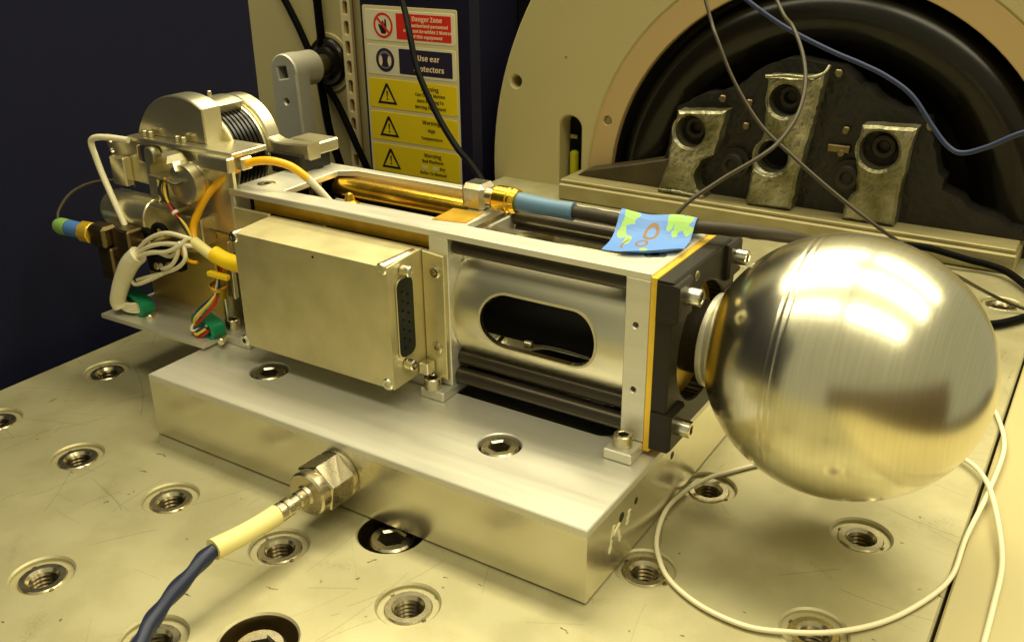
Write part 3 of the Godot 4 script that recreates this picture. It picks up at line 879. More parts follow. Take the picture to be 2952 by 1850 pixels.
	var fl := put("end_flange", Shape.new().at(side(0)).prism(poly([4.42, 3.0, 9.6, 3.0, 9.6, 8.1, 9.1, 8.58, 4.42, 8.58]), [circle(7.05, 5.75, 1.95, 48)], -0.215, 0.3, 0.06), M.black, o)
	put("bore", Shape.new().at(ax(v(0, 5.75, -7.05), v(1, 0, 0))).lathe([v2(1.95, 0.24), v2(1.95, -0.3), v2(1.5, -0.3)], 48), M.black_matt, fl)
	for e in [[4.36, 7.3, 5.5, 8.5], [8.5, 7.3, 9.62, 8.5], [4.36, 2.95, 5.5, 4.25], [8.5, 2.95, 9.62, 4.25]]:
		put("corner_clamp", Shape.new().at(side(0)).prism(poly([e[0], e[1], e[2], e[1], e[2], e[3], e[0], e[3]]), [], -0.2, 0.5, 0.08), M.black, fl)
	for e in [v(0.5, 8.0, -5.1), v(0.5, 8.0, -9.0), v(0.5, 3.6, -5.05), v(0.5, 3.6, -9.0)]:
		hex_socket_bolt("cap_screw", fl, e, v(1, 0, 0), 0.27, 0.42, M.alu_bright)
	put("dowel", Shape.new().at(ax(v(0.29, 8.25, -6.15), v(1, 0, 0))).rod(0.17, 0, 0.06, 16), M.steel, fl)
	for y in [4.9, 6.9]:
		put("groove_line", Shape.new().box(v(0.3, y, -9.5), v(0.305, y + 0.03, -8.3), 0.002), M.black_matt, fl)

func tube_wall(s: Shape, hit: Callable, pt: Callable, x0: float, x1: float, r: float, th: float) -> void:
	# fine cells; cells inside a slot are left out
	var na := 320
	var nx := 150
	for rad in [r, r - th]:
		for i in na:
			var a0 := TAU * i / na
			var a1 := TAU * (i + 1) / na
			var j := 0
			while j < nx:
				var xa := lerpf(x0, x1, float(j) / nx)
				if hit.call(lerpf(x0, x1, (j + 0.5) / nx), (a0 + a1) / 2):
					j += 1
					continue
				var k := j
				while k < nx and not hit.call(lerpf(x0, x1, (k + 0.5) / nx), (a0 + a1) / 2):
					k += 1
				var xb := lerpf(x0, x1, float(k) / nx)
				var q := 1.0 if rad == r else -1.0
				var n0 := v(0, sin(a0), cos(a0)) * q
				var n1 := v(0, sin(a1), cos(a1)) * q
				s.tri(pt.call(xa, a0, rad), pt.call(xb, a0, rad), pt.call(xb, a1, rad), n0, n0, n1)
				s.tri(pt.call(xa, a0, rad), pt.call(xb, a1, rad), pt.call(xa, a1, rad), n0, n1, n1)
				j = k

func slot_rim(s: Shape, pt: Callable, am: float, r: float, th: float) -> void:
	var hx := 2.18 - 0.98
	var hr := 0.98
	var ring := []
	var m := 64
	for i in m:
		var a := TAU * i / m
		ring.append(v2((hx if cos(a) >= 0 else -hx) + cos(a) * hr, sin(a) * hr))
	for i in m:
		var p: Vector2 = ring[i]
		var q: Vector2 = ring[(i + 1) % m]
		# the rim: slightly proud band across the wall thickness, and a thin lip that trims the stepped cells
		var f := func(e: Vector2, rad: float, g: float) -> Vector3:
			var c := v2(clampf(e.x, -hx, hx), 0)
			var w := c + (e - c) * g
			return pt.call(-4.46 + w.x, am + w.y / r, rad)
		var nn: Vector3 = pt.call(0, am, 1.0) - pt.call(0, am, 0.0)
		s.tri(f.call(p, r + 0.012, 1.07), f.call(q, r + 0.012, 1.07), f.call(q, r + 0.012, 0.98), nn, nn, nn)
		s.tri(f.call(p, r + 0.012, 1.07), f.call(q, r + 0.012, 0.98), f.call(p, r + 0.012, 0.98), nn, nn, nn)
		var inn: Vector3 = (f.call(v2(0, 0), r, 1.0) - f.call(p, r, 1.0)).normalized()
		s.quad(f.call(p, r + 0.012, 0.98), f.call(q, r + 0.012, 0.98), f.call(q, r - th, 0.98), f.call(p, r - th, 0.98), inn)

func electronics_box() -> void:
	var o := thing("electronics_box", "flat beige metal electronics box on the instrument frame front", "box", v(-12.3, 3.4, -3.4))
	put("case", Shape.new().at(Transform3D(Basis(v(0, 0, 1), v(0, 1, 0), v(-1, 0, 0)), v(0, 0, 0))).prism(poly([-4.46, 3.55, -2.5, 3.48, -2.5, 7.9, -3.9, 7.99, -4.46, 8.0]), [], 8.78, 15.88, 0.04), M.box_finish, o)
	put("mounting_flange", Shape.new().at(front(0)).prism(poly([-8.76, 3.45, -7.88, 3.3, -7.86, 7.9, -8.76, 7.98]), [circle(-8.2, 7.3, 0.15, 14), circle(-8.24, 4.5, 0.15, 14)], -4.495, -4.3, 0.03), M.box_finish, o)
	put("mounting_flange", Shape.new().box(v(-17.8, 5.0, -4.49), v(-15.9, 8.05, -4.35), 0.03), M.box_finish, o)
	for e in [v(-8.2, 7.3, -4.42), v(-8.24, 4.5, -4.42)]:
		var s := put("screw", Shape.new().at(ax(e, v(0, 0, 1))).lathe([v2(0.22, 0.0), v2(0.22, 0.18), v2(0.17, 0.22), v2(0.1, 0.22), v2(0.08, 0.12), v2(0, 0.12)], 18), M.steel, o)
	for e in [v(-9.02, 7.82, -2.6), v(-9.08, 3.62, -2.6), v(-15.85, 7.72, -2.6), v(-15.95, 3.62, -2.6)]:
		var l := put("corner_lug", Shape.new().at(ax(e, v(0, 0, 1))).lathe([v2(0.2, -1.6), v2(0.22, 0.1), v2(0.18, 0.15), v2(0.1, 0.15), v2(0.09, 0.05), v2(0, 0.05)], 18), M.alu_bright, o)
		put("socket", Shape.new().at(ax(e, v(0, 0, 1))).lathe([v2(0.1, 0.06), v2(0, 0.06)], 6), M.black_matt, l)
	# connector on the short side, facing +x
	var c := put("connector_plate", Shape.new().at(side(0)).prism(rrect(2.83, 4.44, 3.75, 7.36, 0.3), [rrect(2.87, 4.49, 3.71, 7.31, 0.3)], -8.76, -8.73, 0.01), M.box_finish, o)
	put("connector_face", Shape.new().at(side(0)).prism(rrect(2.86, 4.48, 3.72, 7.32, 0.3), [], -8.8, -8.725, 0.01), mat(Color(0.045, 0.08, 0.06), 0.5), c)
	for k in 13:
		put("contact", Shape.new().at(ax(v(-8.72, 4.85 + 0.17 * k, -3.12 if k % 2 == 0 else -3.4), v(1, 0, 0))).rod(0.045, 0, 0.02, 8, 0.005), M.black_matt, c)
	for e in [v(-8.75, 7.6, -3.25), v(-8.75, 4.22, -3.2)]:
		put("jack_post", Shape.new().at(ax(e, v(1, 0, 0))).lathe([v2(0.2, 0), v2(0.2, 0.3), v2(0.16, 0.34), v2(0.09, 0.34), v2(0.07, 0.2), v2(0, 0.2)], 8, 10.0), M.alu_bright, o)
	put("standoff", Shape.new().box(v(-8.74, 3.55, -4.25), v(-8.35, 4.0, -3.8), 0.04), M.alu_bright, o)
	put("vent_hole", Shape.new().at(ax(v(-12.02, 7.68, -2.5), v(0, 0, 1))).lathe([v2(0.05, 0.004), v2(0, 0.004)], 10), M.black_matt, o)

func sphere() -> void:
	var c := v(4.68, 5.75, -7.48)
	var o := thing("metal_sphere", "large brushed metal sphere on the black end flange", "sphere", c)
	var r := 4.0
	var rx := 4.22
	var pr := []
	var n := 240
	for i in n + 1:
		var a := PI * i / n
		var h := -cos(a) * rx
		var q := sin(a) * r
		for g in [-1.3, -1.1]:
			if absf(h - g) < 0.035:
				q -= 0.012
		pr.append(v2(q, h))
	put("shell", Shape.new().at(ax(c, v(1, 0, 0))).lathe(pr, 128, 60.0), M.sphere, o)
	put("neck", Shape.new().at(ax(v(0, 5.75, -7.25), v(1, 0, 0))).lathe([v2(1.2, -0.2), v2(1.2, 0.56)], 48), M.black, o)
	put("neck_ring", Shape.new().at(ax(v(0, 5.75, -7.25), v(1, 0, 0))).lathe([v2(1.1, 0.55), v2(1.5, 0.57), v2(1.53, 0.6), v2(1.53, 0.72), v2(1.48, 0.78), v2(1.2, 0.9)], 48), M.alu, o)

# ---------- motor, bracket and wiring at the far end of the instrument
func left_assembly() -> void:
	var br := thing("end_bracket", "polished sheet metal bracket assembly at the instrument's cable end", "bracket", v(-21.5, 2.75, -6))
	put("base_sheet", Shape.new().at(flatly(0)).prism(poly([-24.45, 2.3, -18.3, 2.4, -18.3, 9, -24.6, 9]), [], 2.72, 2.9, 0.03), M.alu, br)
	put("back_sheet", Shape.new().at(front(0)).prism(poly([-24.3, 2.9, -18.4, 2.9, -18.4, 6.6, -24.3, 6.4]), [], -5.05, -4.9, 0.02), M.gilt, br)
	put("side_sheet", Shape.new().at(front(0)).prism(poly([-25.1, 8.9, -24.75, 8.2, -22.2, 8.1, -22.0, 6.8, -17.9, 6.8, -17.9, 9.85, -25.35, 9.95]), [rrect(-23.35, 9.0, -22.72, 9.75, 0.12, 3), circle(-25.02, 9.72, 0.1, 10), circle(-25.0, 9.3, 0.1, 10)], -4.75, -4.6, 0.02), M.sheet, br)
	put("slot_wire", Shape.new().at(ax(v(-23.0, 8.9, -5.0), v(0, 1, 0))).rod(0.2, 0, 1.0, 12), M.brown, br)
	put("lug_block", Shape.new().box(v(-24.75, 8.0, -4.6), v(-23.85, 9.2, -4.2), 0.05), M.sheet, br)
	put("shelf", Shape.new().box(v(-23.7, 9.9, -6.2), v(-17.6, 10.1, -4.45), 0.03), M.sheet, br)
	put("shelf_block", Shape.new().box(v(-19.1, 9.45, -4.44), v(-17.45, 10.0, -4.05), 0.05), M.sheet, br)
	put("shelf_block", Shape.new().box(v(-18.7, 9.4, -5.3), v(-17.45, 9.88, -4.75), 0.05), M.sheet, br)
	put("upright", Shape.new().at(front(0)).prism(rrect(-22.45, 7.6, -21.85, 9.85, 0.28, 5), [], -4.55, -4.2, 0.04), M.sheet, br)
	put("upright_foot", Shape.new().box(v(-22.2, 7.45, -4.6), v(-20.6, 7.65, -3.9), 0.04), M.sheet, br)
	put("motor_can", Shape.new().at(ax(v(-19.85, 8.75, -5.5), v(0, 0, 1))).lathe([v2(0.78, 0), v2(0.78, 0.5), v2(0.72, 0.53), v2(0.72, 0.62), v2(0.78, 0.65), v2(0.78, 1.1), v2(0.72, 1.13), v2(0.72, 1.22), v2(0.78, 1.25), v2(0.78, 1.7), v2(0.55, 1.75), v2(0, 1.75)], 30, 20.0), M.sheet, br)
	# bent foil shield over the motor leads
	var fs := Shape.new()
	fs.at(Transform3D())
	var arc := []
	for k in 9:
		var a := PI * k / 8.0
		arc.append(v2(-20.7 - cos(a) * 0.85, 8.95 + sin(a) * 0.95))
	fs.prism(PackedVector2Array(arc), [], -4.4, -4.34, 0.0)
	for k in 8:
		var p: Vector2 = arc[k]
		var q: Vector2 = arc[k + 1]
		var nn := Vector3((p + q).x / 2 + 20.7, (p + q).y / 2 - 8.95, 0).normalized()
		fs.quad(v(p.x, p.y, -4.4), v(q.x, q.y, -4.4), v(q.x, q.y, -3.7 - 0.3 * sin(k)), v(p.x, p.y, -3.7), nn)
	fs.quad(v(-21.6, 8.95, -4.35), v(-19.8, 8.95, -4.35), v(-19.7, 8.9, -3.35), v(-21.5, 9.0, -3.55), Vector3.UP)
	fs.quad(v(-21.6, 8.9, -4.35), v(-19.8, 8.9, -4.35), v(-19.7, 8.85, -3.35), v(-21.5, 8.95, -3.55), Vector3.DOWN)
	put("foil_shield", fs, M.sheet, br)
	put("edge_strip", Shape.new().box(v(-18.62, 2.9, -4.9), v(-18.45, 6.0, -3.9), 0.03), M.sheet, br)
	put("edge_strip", Shape.new().box(v(-18.3, 4.2, -4.4), v(-18.18, 6.6, -4.2), 0.02), M.sheet, br)
	put("end_plate", Shape.new().box(v(-18.5, 3.0, -9.4), v(-18.16, 8.5, -4.95), 0.03), M.black, br)
	put("under_plate", Shape.new().box(v(-18.9, 8.55, -9.3), v(-17.2, 9.4, -7.55), 0.05), M.black, br)
	# drum motor on the shelf
	var dr := thing("drum_motor", "half round aluminium motor housing with black grooved coil", "motor", v(-21.7, 10, -7))
	var half := PackedVector2Array([v2(-19.6, 10.1)])
	for k in 25:
		half.append(v2(-21.05, 9.0) + Vector2.from_angle(deg_to_rad(59.5) + deg_to_rad(98.0) * k / 24.0) * 2.85)
	put("face_plate", Shape.new().at(front(0)).prism(half, [], -5.9, -5.0, 0.05), M.sheet, dr)
	var t := ax(v(-21.1, 9.2, 0), v(0, 0, -1))
	put("inner_disc", Shape.new().at(t).rod(2.08, 5.9, 6.1, 48, 0.05), M.box_finish, dr)
	var cp := [v2(0, 6.08), v2(1.6, 6.09)]
	for k in 7:
		cp.append(v2(1.96, 6.12 + k * 0.21))
		cp.append(v2(1.96, 6.24 + k * 0.21))
		cp.append(v2(1.78, 6.28 + k * 0.21))
	cp.append(v2(0, 7.6))
	put("grooved_coil", Shape.new().at(t).lathe(cp, 48, 12.0), M.rubber, dr)
	# broad band over the coil's crown
	var bd := PackedVector2Array()
	for k in 13:
		bd.append(v2(-21.1, 9.2) + Vector2.from_angle(deg_to_rad(66) + deg_to_rad(72) * k / 12.0) * 2.3)
	for k in 13:
		bd.append(v2(-21.1, 9.2) + Vector2.from_angle(deg_to_rad(138) - deg_to_rad(72) * k / 12.0) * 1.95)
	put("crown_band", Shape.new().at(front(0)).prism(bd, [], -7.6, -5.9, 0.03), M.sheet, dr)
	var rf := PackedVector2Array()
	for k in 19:
		rf.append(v2(-21.1, 9.4) + Vector2.from_angle(deg_to_rad(14) + deg_to_rad(152) * k / 18.0) * 2.05)
	rf.append_array(poly([-23.2, 9.2, -16.9, 9.2, -16.9, 9.85, -18.3, 9.75, -18.8, 9.78]))
	put("rear_flange", Shape.new().at(front(0)).prism(rf, [], -8.4, -7.75, 0.06), M.sheet, dr)
	put("foot_block", Shape.new().box(v(-18.6, 9.3, -9.6), v(-16.95, 9.8, -8.42), 0.06), M.sheet, dr)
	put("clamp_ring", Shape.new().at(t).lathe([v2(1.75, 7.55), v2(1.98, 7.58), v2(2.0, 7.66), v2(1.95, 7.74)], 48), M.sheet, dr)
	put("grub_screw", Shape.new().at(ax(v(-21.3, 11.55, -6.9), v(0, 1, 0))).rod(0.1, -0.1, 0.18, 10), M.steel, dr)
	for x in [-22.9, -22.55, -20.95, -20.6]:
		put("cap_screw", Shape.new().at(ax(v(x, 10.1, -4.75), v(0, 1, 0))).rod(0.13, 0, 0.26, 12), M.sheet, dr)
	# solenoid and its holders
	var so := thing("solenoid", "short aluminium cylinder lying under the bracket's upper sheet", "cylinder", v(-23.7, 6.2, -4.2))
	put("can", Shape.new().at(ax(v(0, 6.92, -4.35), v(1, 0, 0))).lathe([v2(0, -25.35), v2(0.5, -25.3), v2(0.75, -25.1), v2(0.82, -24.85), v2(0.82, -22.3), v2(0.78, -22.25), v2(0, -22.25)], 32), M.sheet, so)
	put("cradle", Shape.new().box(v(-25.6, 6.05, -4.95), v(-21.9, 6.2, -3.4), 0.03), M.sheet, so)
	put("cradle_block", Shape.new().box(v(-22.3, 6.2, -4.9), v(-19.6, 7.3, -4.2), 0.05), M.sheet, so)
	put("amber_shim", Shape.new().box(v(-25.3, 5.8, -3.9), v(-24.2, 6.04, -3.3), 0.02), M.amber, so)
	for x in [-21.9, -20.9]:
		put("rod", Shape.new().at(ax(v(x, 5.95, -3.9), v(1, 0.12, 0))).rod(0.09, 0, 1.6, 10), M.sheet, so)
	# right angle connector with gold nut and coloured sleeves
	var sm := thing("angled_connector", "right angle coax connector with gold nut and blue green sleeve", "connector", v(-24.4, 4.4, -2.9))
	put("elbow", Shape.new().box(v(-24.55, 5.85, -3.2), v(-23.5, 6.75, -2.45), 0.12), M.dark_steel, sm)
	put("elbow_neck", Shape.new().box(v(-24.3, 4.4, -3.3), v(-23.4, 5.85, -2.6), 0.08), M.dark_steel, sm)
	put("elbow_block", Shape.new().box(v(-23.45, 5.4, -3.6), v(-22.4, 6.7, -2.8), 0.08), M.dark_steel, sm)
	var ts := ax(v(-24.5, 6.3, -2.75), v(-1, 0.0, 0.05))
	put("gold_nut", Shape.new().at(ts).lathe([v2(0.2, 0), v2(0.42, 0.02), v2(0.45, 0.08), v2(0.45, 0.62), v2(0.4, 0.68), v2(0.2, 0.7)], 8, 15.0), M.nut_gold, sm)
	put("blue_sleeve", Shape.new().at(ts).rod(0.34, 0.65, 1.6, 18, 0.06), mat(Color(0.30, 0.47, 0.74), 0.45), sm)
	put("green_sleeve", Shape.new().at(ts).lathe([v2(0.35, 1.55), v2(0.35, 2.1), v2(0.28, 2.3), v2(0, 2.34)], 18), M.green_tube, sm)
	lone("thin_lead", "thin dark lead curving up from the green sleeve behind the bracket", "cable", Shape.new().tube([v(-26.75, 6.35, -2.65), v(-27.15, 6.75, -3.0), v(-27.32, 7.3, -3.8), v(-27.09, 7.58, -4.64), v(-26.5, 7.62, -5.4), v(-25.6, 7.4, -5.8)], 0.07, 8), M.grey_cable, v(-27, 6.4, -3))
	# black clip motor body with loops
	var bl := thing("black_relay", "small black component behind the looped white wires", "component", v(-21.9, 4.7, -3.9))
	put("body", Shape.new().box(v(-22.7, 4.7, -4.4), v(-21.5, 5.8, -3.7), 0.08), M.black_matt, bl)
	put("body", Shape.new().box(v(-21.45, 4.9, -4.3), v(-20.9, 5.5, -3.9), 0.06), M.black_matt, bl)
	for e in [[-22.3, 6.35], [-21.4, 6.7]]:
		var q := []
		for k in 9:
			q.append(v(e[0] + 0.38 * cos(PI * 1.1 * k / 8.0), e[1] + 0.32 * sin(PI * 1.1 * k / 8.0) - 0.1, -3.6))
		put("loop", Shape.new().tube(q, 0.13, 10), M.black_matt, bl)
	for e in [[-21.95, 5.1], [-21.2, 5.25]]:
		put("terminal", Shape.new().at(ax(v(e[0], e[1], -3.72), v(0, 0, 1))).rod(0.16, 0, 0.2, 12), M.steel, bl)
	# green connectors
	for e in [[v(-23.2, 3.3, -3.35), "green oval plug fed by the white wire harness"], [v(-18.95, 3.25, -3.35), "green oval plug fed by the coloured wires"]]:
		var c: Vector3 = e[0]
		var g := thing("green_plug", e[1], "plug", c - v(0, 0.4, 0), "green plugs on the bracket")
		put("shell", Shape.new().at(pl(c, v(0.97, -0.1, 0.2), v(0.1, 0.99, 0))).prism(rrect(-0.85, -0.38, 0.85, 0.38, 0.36), [rrect(-0.68, -0.24, 0.68, 0.24, 0.22)], -0.25, 0.35, 0.06), M.green, g)
		put("insert", Shape.new().at(pl(c, v(0.97, -0.1, 0.2), v(0.1, 0.99, 0))).prism(rrect(-0.7, -0.26, 0.7, 0.26, 0.22), [], -0.2, 0.2, 0.02), M.green, g)
		put("jack_screw", Shape.new().at(ax(c + v(0.95, -0.35, 0.2), v(0.5, 0.1, 0.8))).rod(0.14, -0.4, 0.3, 12), M.sheet, g)
	# harness and loops of white wire
	var h := thing("white_harness", "bundle of white wires sleeved down to the first green plug", "wire harness", v(-23.5, 3, -3))
	put("sleeve", Shape.new().tube([v(-22.15, 5.75, -2.95), v(-22.6, 5.35, -2.85), v(-23.1, 4.7, -2.8), v(-23.5, 4.0, -2.75), v(-23.75, 3.5, -2.75), v(-23.7, 3.2, -2.8)], 0.36, 14, 6, 0.08, 0.2), M.cream, h)
	put("tie", Shape.new().at(ax(v(-22.35, 5.62, -2.92), v(1, 0.8, 0))).rod(0.36, -0.08, 0.08, 14), M.white, h)
	for k in 4:
		put("wire", Shape.new().tube([v(-23.7, 3.45 + 0.05 * k, -2.85 + 0.08 * k), v(-23.55, 3.2 + 0.07 * k, -2.75), v(-23.1, 3.08 + 0.11 * k, -2.85), v(-22.75, 3.08 + 0.12 * k, -3.1)], 0.075, 8), M.cream, h)
	var rows := [
		[v(-22.28, 5.8, -2.95), v(-21.3, 6.55, -2.9), v(-20.2, 7.0, -2.95), v(-19.3, 6.95, -3.1), v(-19.1, 6.8, -3.3)],
		[v(-22.2, 5.75, -2.9), v(-21.2, 6.3, -2.8), v(-20.2, 6.6, -2.85), v(-19.4, 6.65, -3.0), v(-19.0, 6.6, -3.2)],
		[v(-22.1, 5.7, -2.85), v(-21.0, 6.1, -2.75), v(-20.1, 6.3, -2.8), v(-19.5, 6.6, -2.9), v(-19.2, 6.9, -3.1)],
		[v(-21.9, 5.8, -3.0), v(-21.2, 6.0, -3.1), v(-20.4, 5.95, -3.1), v(-19.8, 6.3, -3.0), v(-19.4, 6.75, -2.95)],
		[v(-19.5, 6.75, -3.0), v(-19.65, 6.2, -2.9), v(-20.1, 5.7, -2.9), v(-20.8, 5.4, -3.0), v(-21.3, 5.35, -3.3)],
		[v(-19.3, 6.6, -3.0), v(-19.2, 6.15, -2.9), v(-19.7, 5.7, -2.9), v(-20.6, 5.28, -3.0), v(-21.6, 4.9, -3.1), v(-22.7, 4.5, -3.1)],
		[v(-20.9, 5.15, -3.0), v(-21.7, 4.75, -3.0), v(-22.5, 4.4, -3.0), v(-22.85, 4.35, -3.0), v(-23.0, 4.6, -3.0)]]
	for q in rows:
		put("wire", Shape.new().tube(q, 0.085, 8), M.cream, h)
	lone("white_lead", "white lead bent over the bracket corner and down to the harness", "cable", Shape.new().tube([v(-23.4, 9.98, -4.3), v(-24.2, 10.02, -4.1), v(-24.95, 9.98, -3.95), v(-25.3, 9.75, -3.9), v(-25.15, 9.1, -3.9), v(-24.75, 8.4, -3.8), v(-24.0, 7.45, -3.6), v(-23.3, 6.6, -3.4), v(-22.6, 5.85, -3.0), v(-22.35, 5.55, -2.9)], 0.13, 10), M.cream, v(-24, 7, -4))
	# coloured wires on the right of the bracket
	var cw := thing("coloured_wires", "twisted red, yellow, blue and white wires to the second green plug", "wires", v(-18.6, 3, -3.2))
	var cols := [M.red_wire, mat(Color(0.88, 0.78, 0.25), 0.5), mat(Color(0.12, 0.25, 0.42), 0.5), M.cream]
	for k in 4:
		var d := v(0.09 * cos(k * 1.6), 0.03 * k, 0.09 * sin(k * 1.6))
		put("wire", Shape.new().tube([v(-18.3, 6.4, -3.7) + d, v(-18.2, 5.7, -3.6) + d * 1.3, v(-18.2, 5.0, -3.4) - d, v(-18.35, 4.4, -3.2) + d * 1.5, v(-18.9, 3.75, -2.9) + d * 2.0, v(-19.25, 3.15 + 0.06 * k, -2.8) - d, v(-19.0, 2.98 + 0.05 * k, -2.8) + d, v(-18.6, 3.25 + 0.04 * k, -2.95) + d], 0.06, 8), cols[k], cw)
	put("amber_wrap", Shape.new().tube([v(-18.45, 6.2, -3.95), v(-18.4, 5.2, -3.85), v(-18.45, 4.4, -3.7)], 0.24, 10), M.amber, cw)
	put("amber_loop", Shape.new().at(ax(v(-18.35, 4.85, -3.55), v(0.2, 1, 0.1))).lathe([v2(0.3, 0), v2(0.36, 0.04), v2(0.36, 0.16), v2(0.3, 0.2)], 18), M.amber, cw)
	for k in 3:
		var d := v(0.06 * cos(k * 2.1), 0, 0.06 * sin(k * 2.1))
		put("lead_wire", Shape.new().tube([v(-20.75, 8.95, -3.7) + d, v(-20.7, 8.4, -3.5) + d * 2, v(-20.2, 7.8, -3.45) - d, v(-19.6, 7.3, -3.4) + d, v(-19.25, 6.75, -3.4)], 0.055, 8), [cols[1], M.print_black, M.red_wire][k], cw)
	put("lead_tie", Shape.new().at(ax(v(-20.05, 7.72, -3.42), v(0.6, -0.6, 0))).rod(0.14, -0.06, 0.06, 12), M.white, cw)
	# yellow plug lying against the box end
	var yp := thing("yellow_plug", "yellow sleeved plug pointing at the electronics box end", "plug", v(-17.8, 6, -3.5))
	put("sleeve", Shape.new().tube([v(-19.1, 6.72, -3.35), v(-18.6, 6.5, -3.35), v(-18.0, 6.25, -3.35)], 0.22, 12), M.yellow, yp)
	put("plug_body", Shape.new().tube([v(-18.1, 6.4, -3.4), v(-17.4, 6.2, -3.45), v(-16.2, 6.1, -3.6)], 0.32, 14), M.yellow_bright, yp)
	put("flap", Shape.new().box(v(-18.3, 5.55, -3.3), v(-17.2, 5.75, -3.05), 0.04), M.yellow_bright, yp)
	var ot := thing("orange_tube", "bright orange tube arching from the wiring into the frame's opening", "tube", v(-17.5, 8, -5))
	put("tube", Shape.new().tube([v(-19.25, 6.35, -3.55), v(-19.6, 6.75, -3.75), v(-19.65, 7.35, -4.0), v(-19.05, 8.45, -4.4), v(-17.89, 9.44, -4.91), v(-16.83, 9.78, -5.25), v(-15.87, 9.64, -5.59), v(-15.25, 9.15, -5.9)], 0.155, 12, 8), M.orange, ot)
	put("clear_end", Shape.new().tube([v(-15.3, 9.2, -5.88), v(-14.95, 8.6, -6.2), v(-14.5, 7.9, -6.5), v(-14.1, 7.75, -6.5)], 0.15, 12, 6), M.cream, ot)
	put("orange_loop", Shape.new().tube([v(-19.2, 6.5, -3.3), v(-19.55, 6.7, -3.2), v(-19.6, 6.35, -3.1), v(-19.3, 6.0, -3.1), v(-18.9, 5.95, -3.2)], 0.07, 8), M.orange, ot)

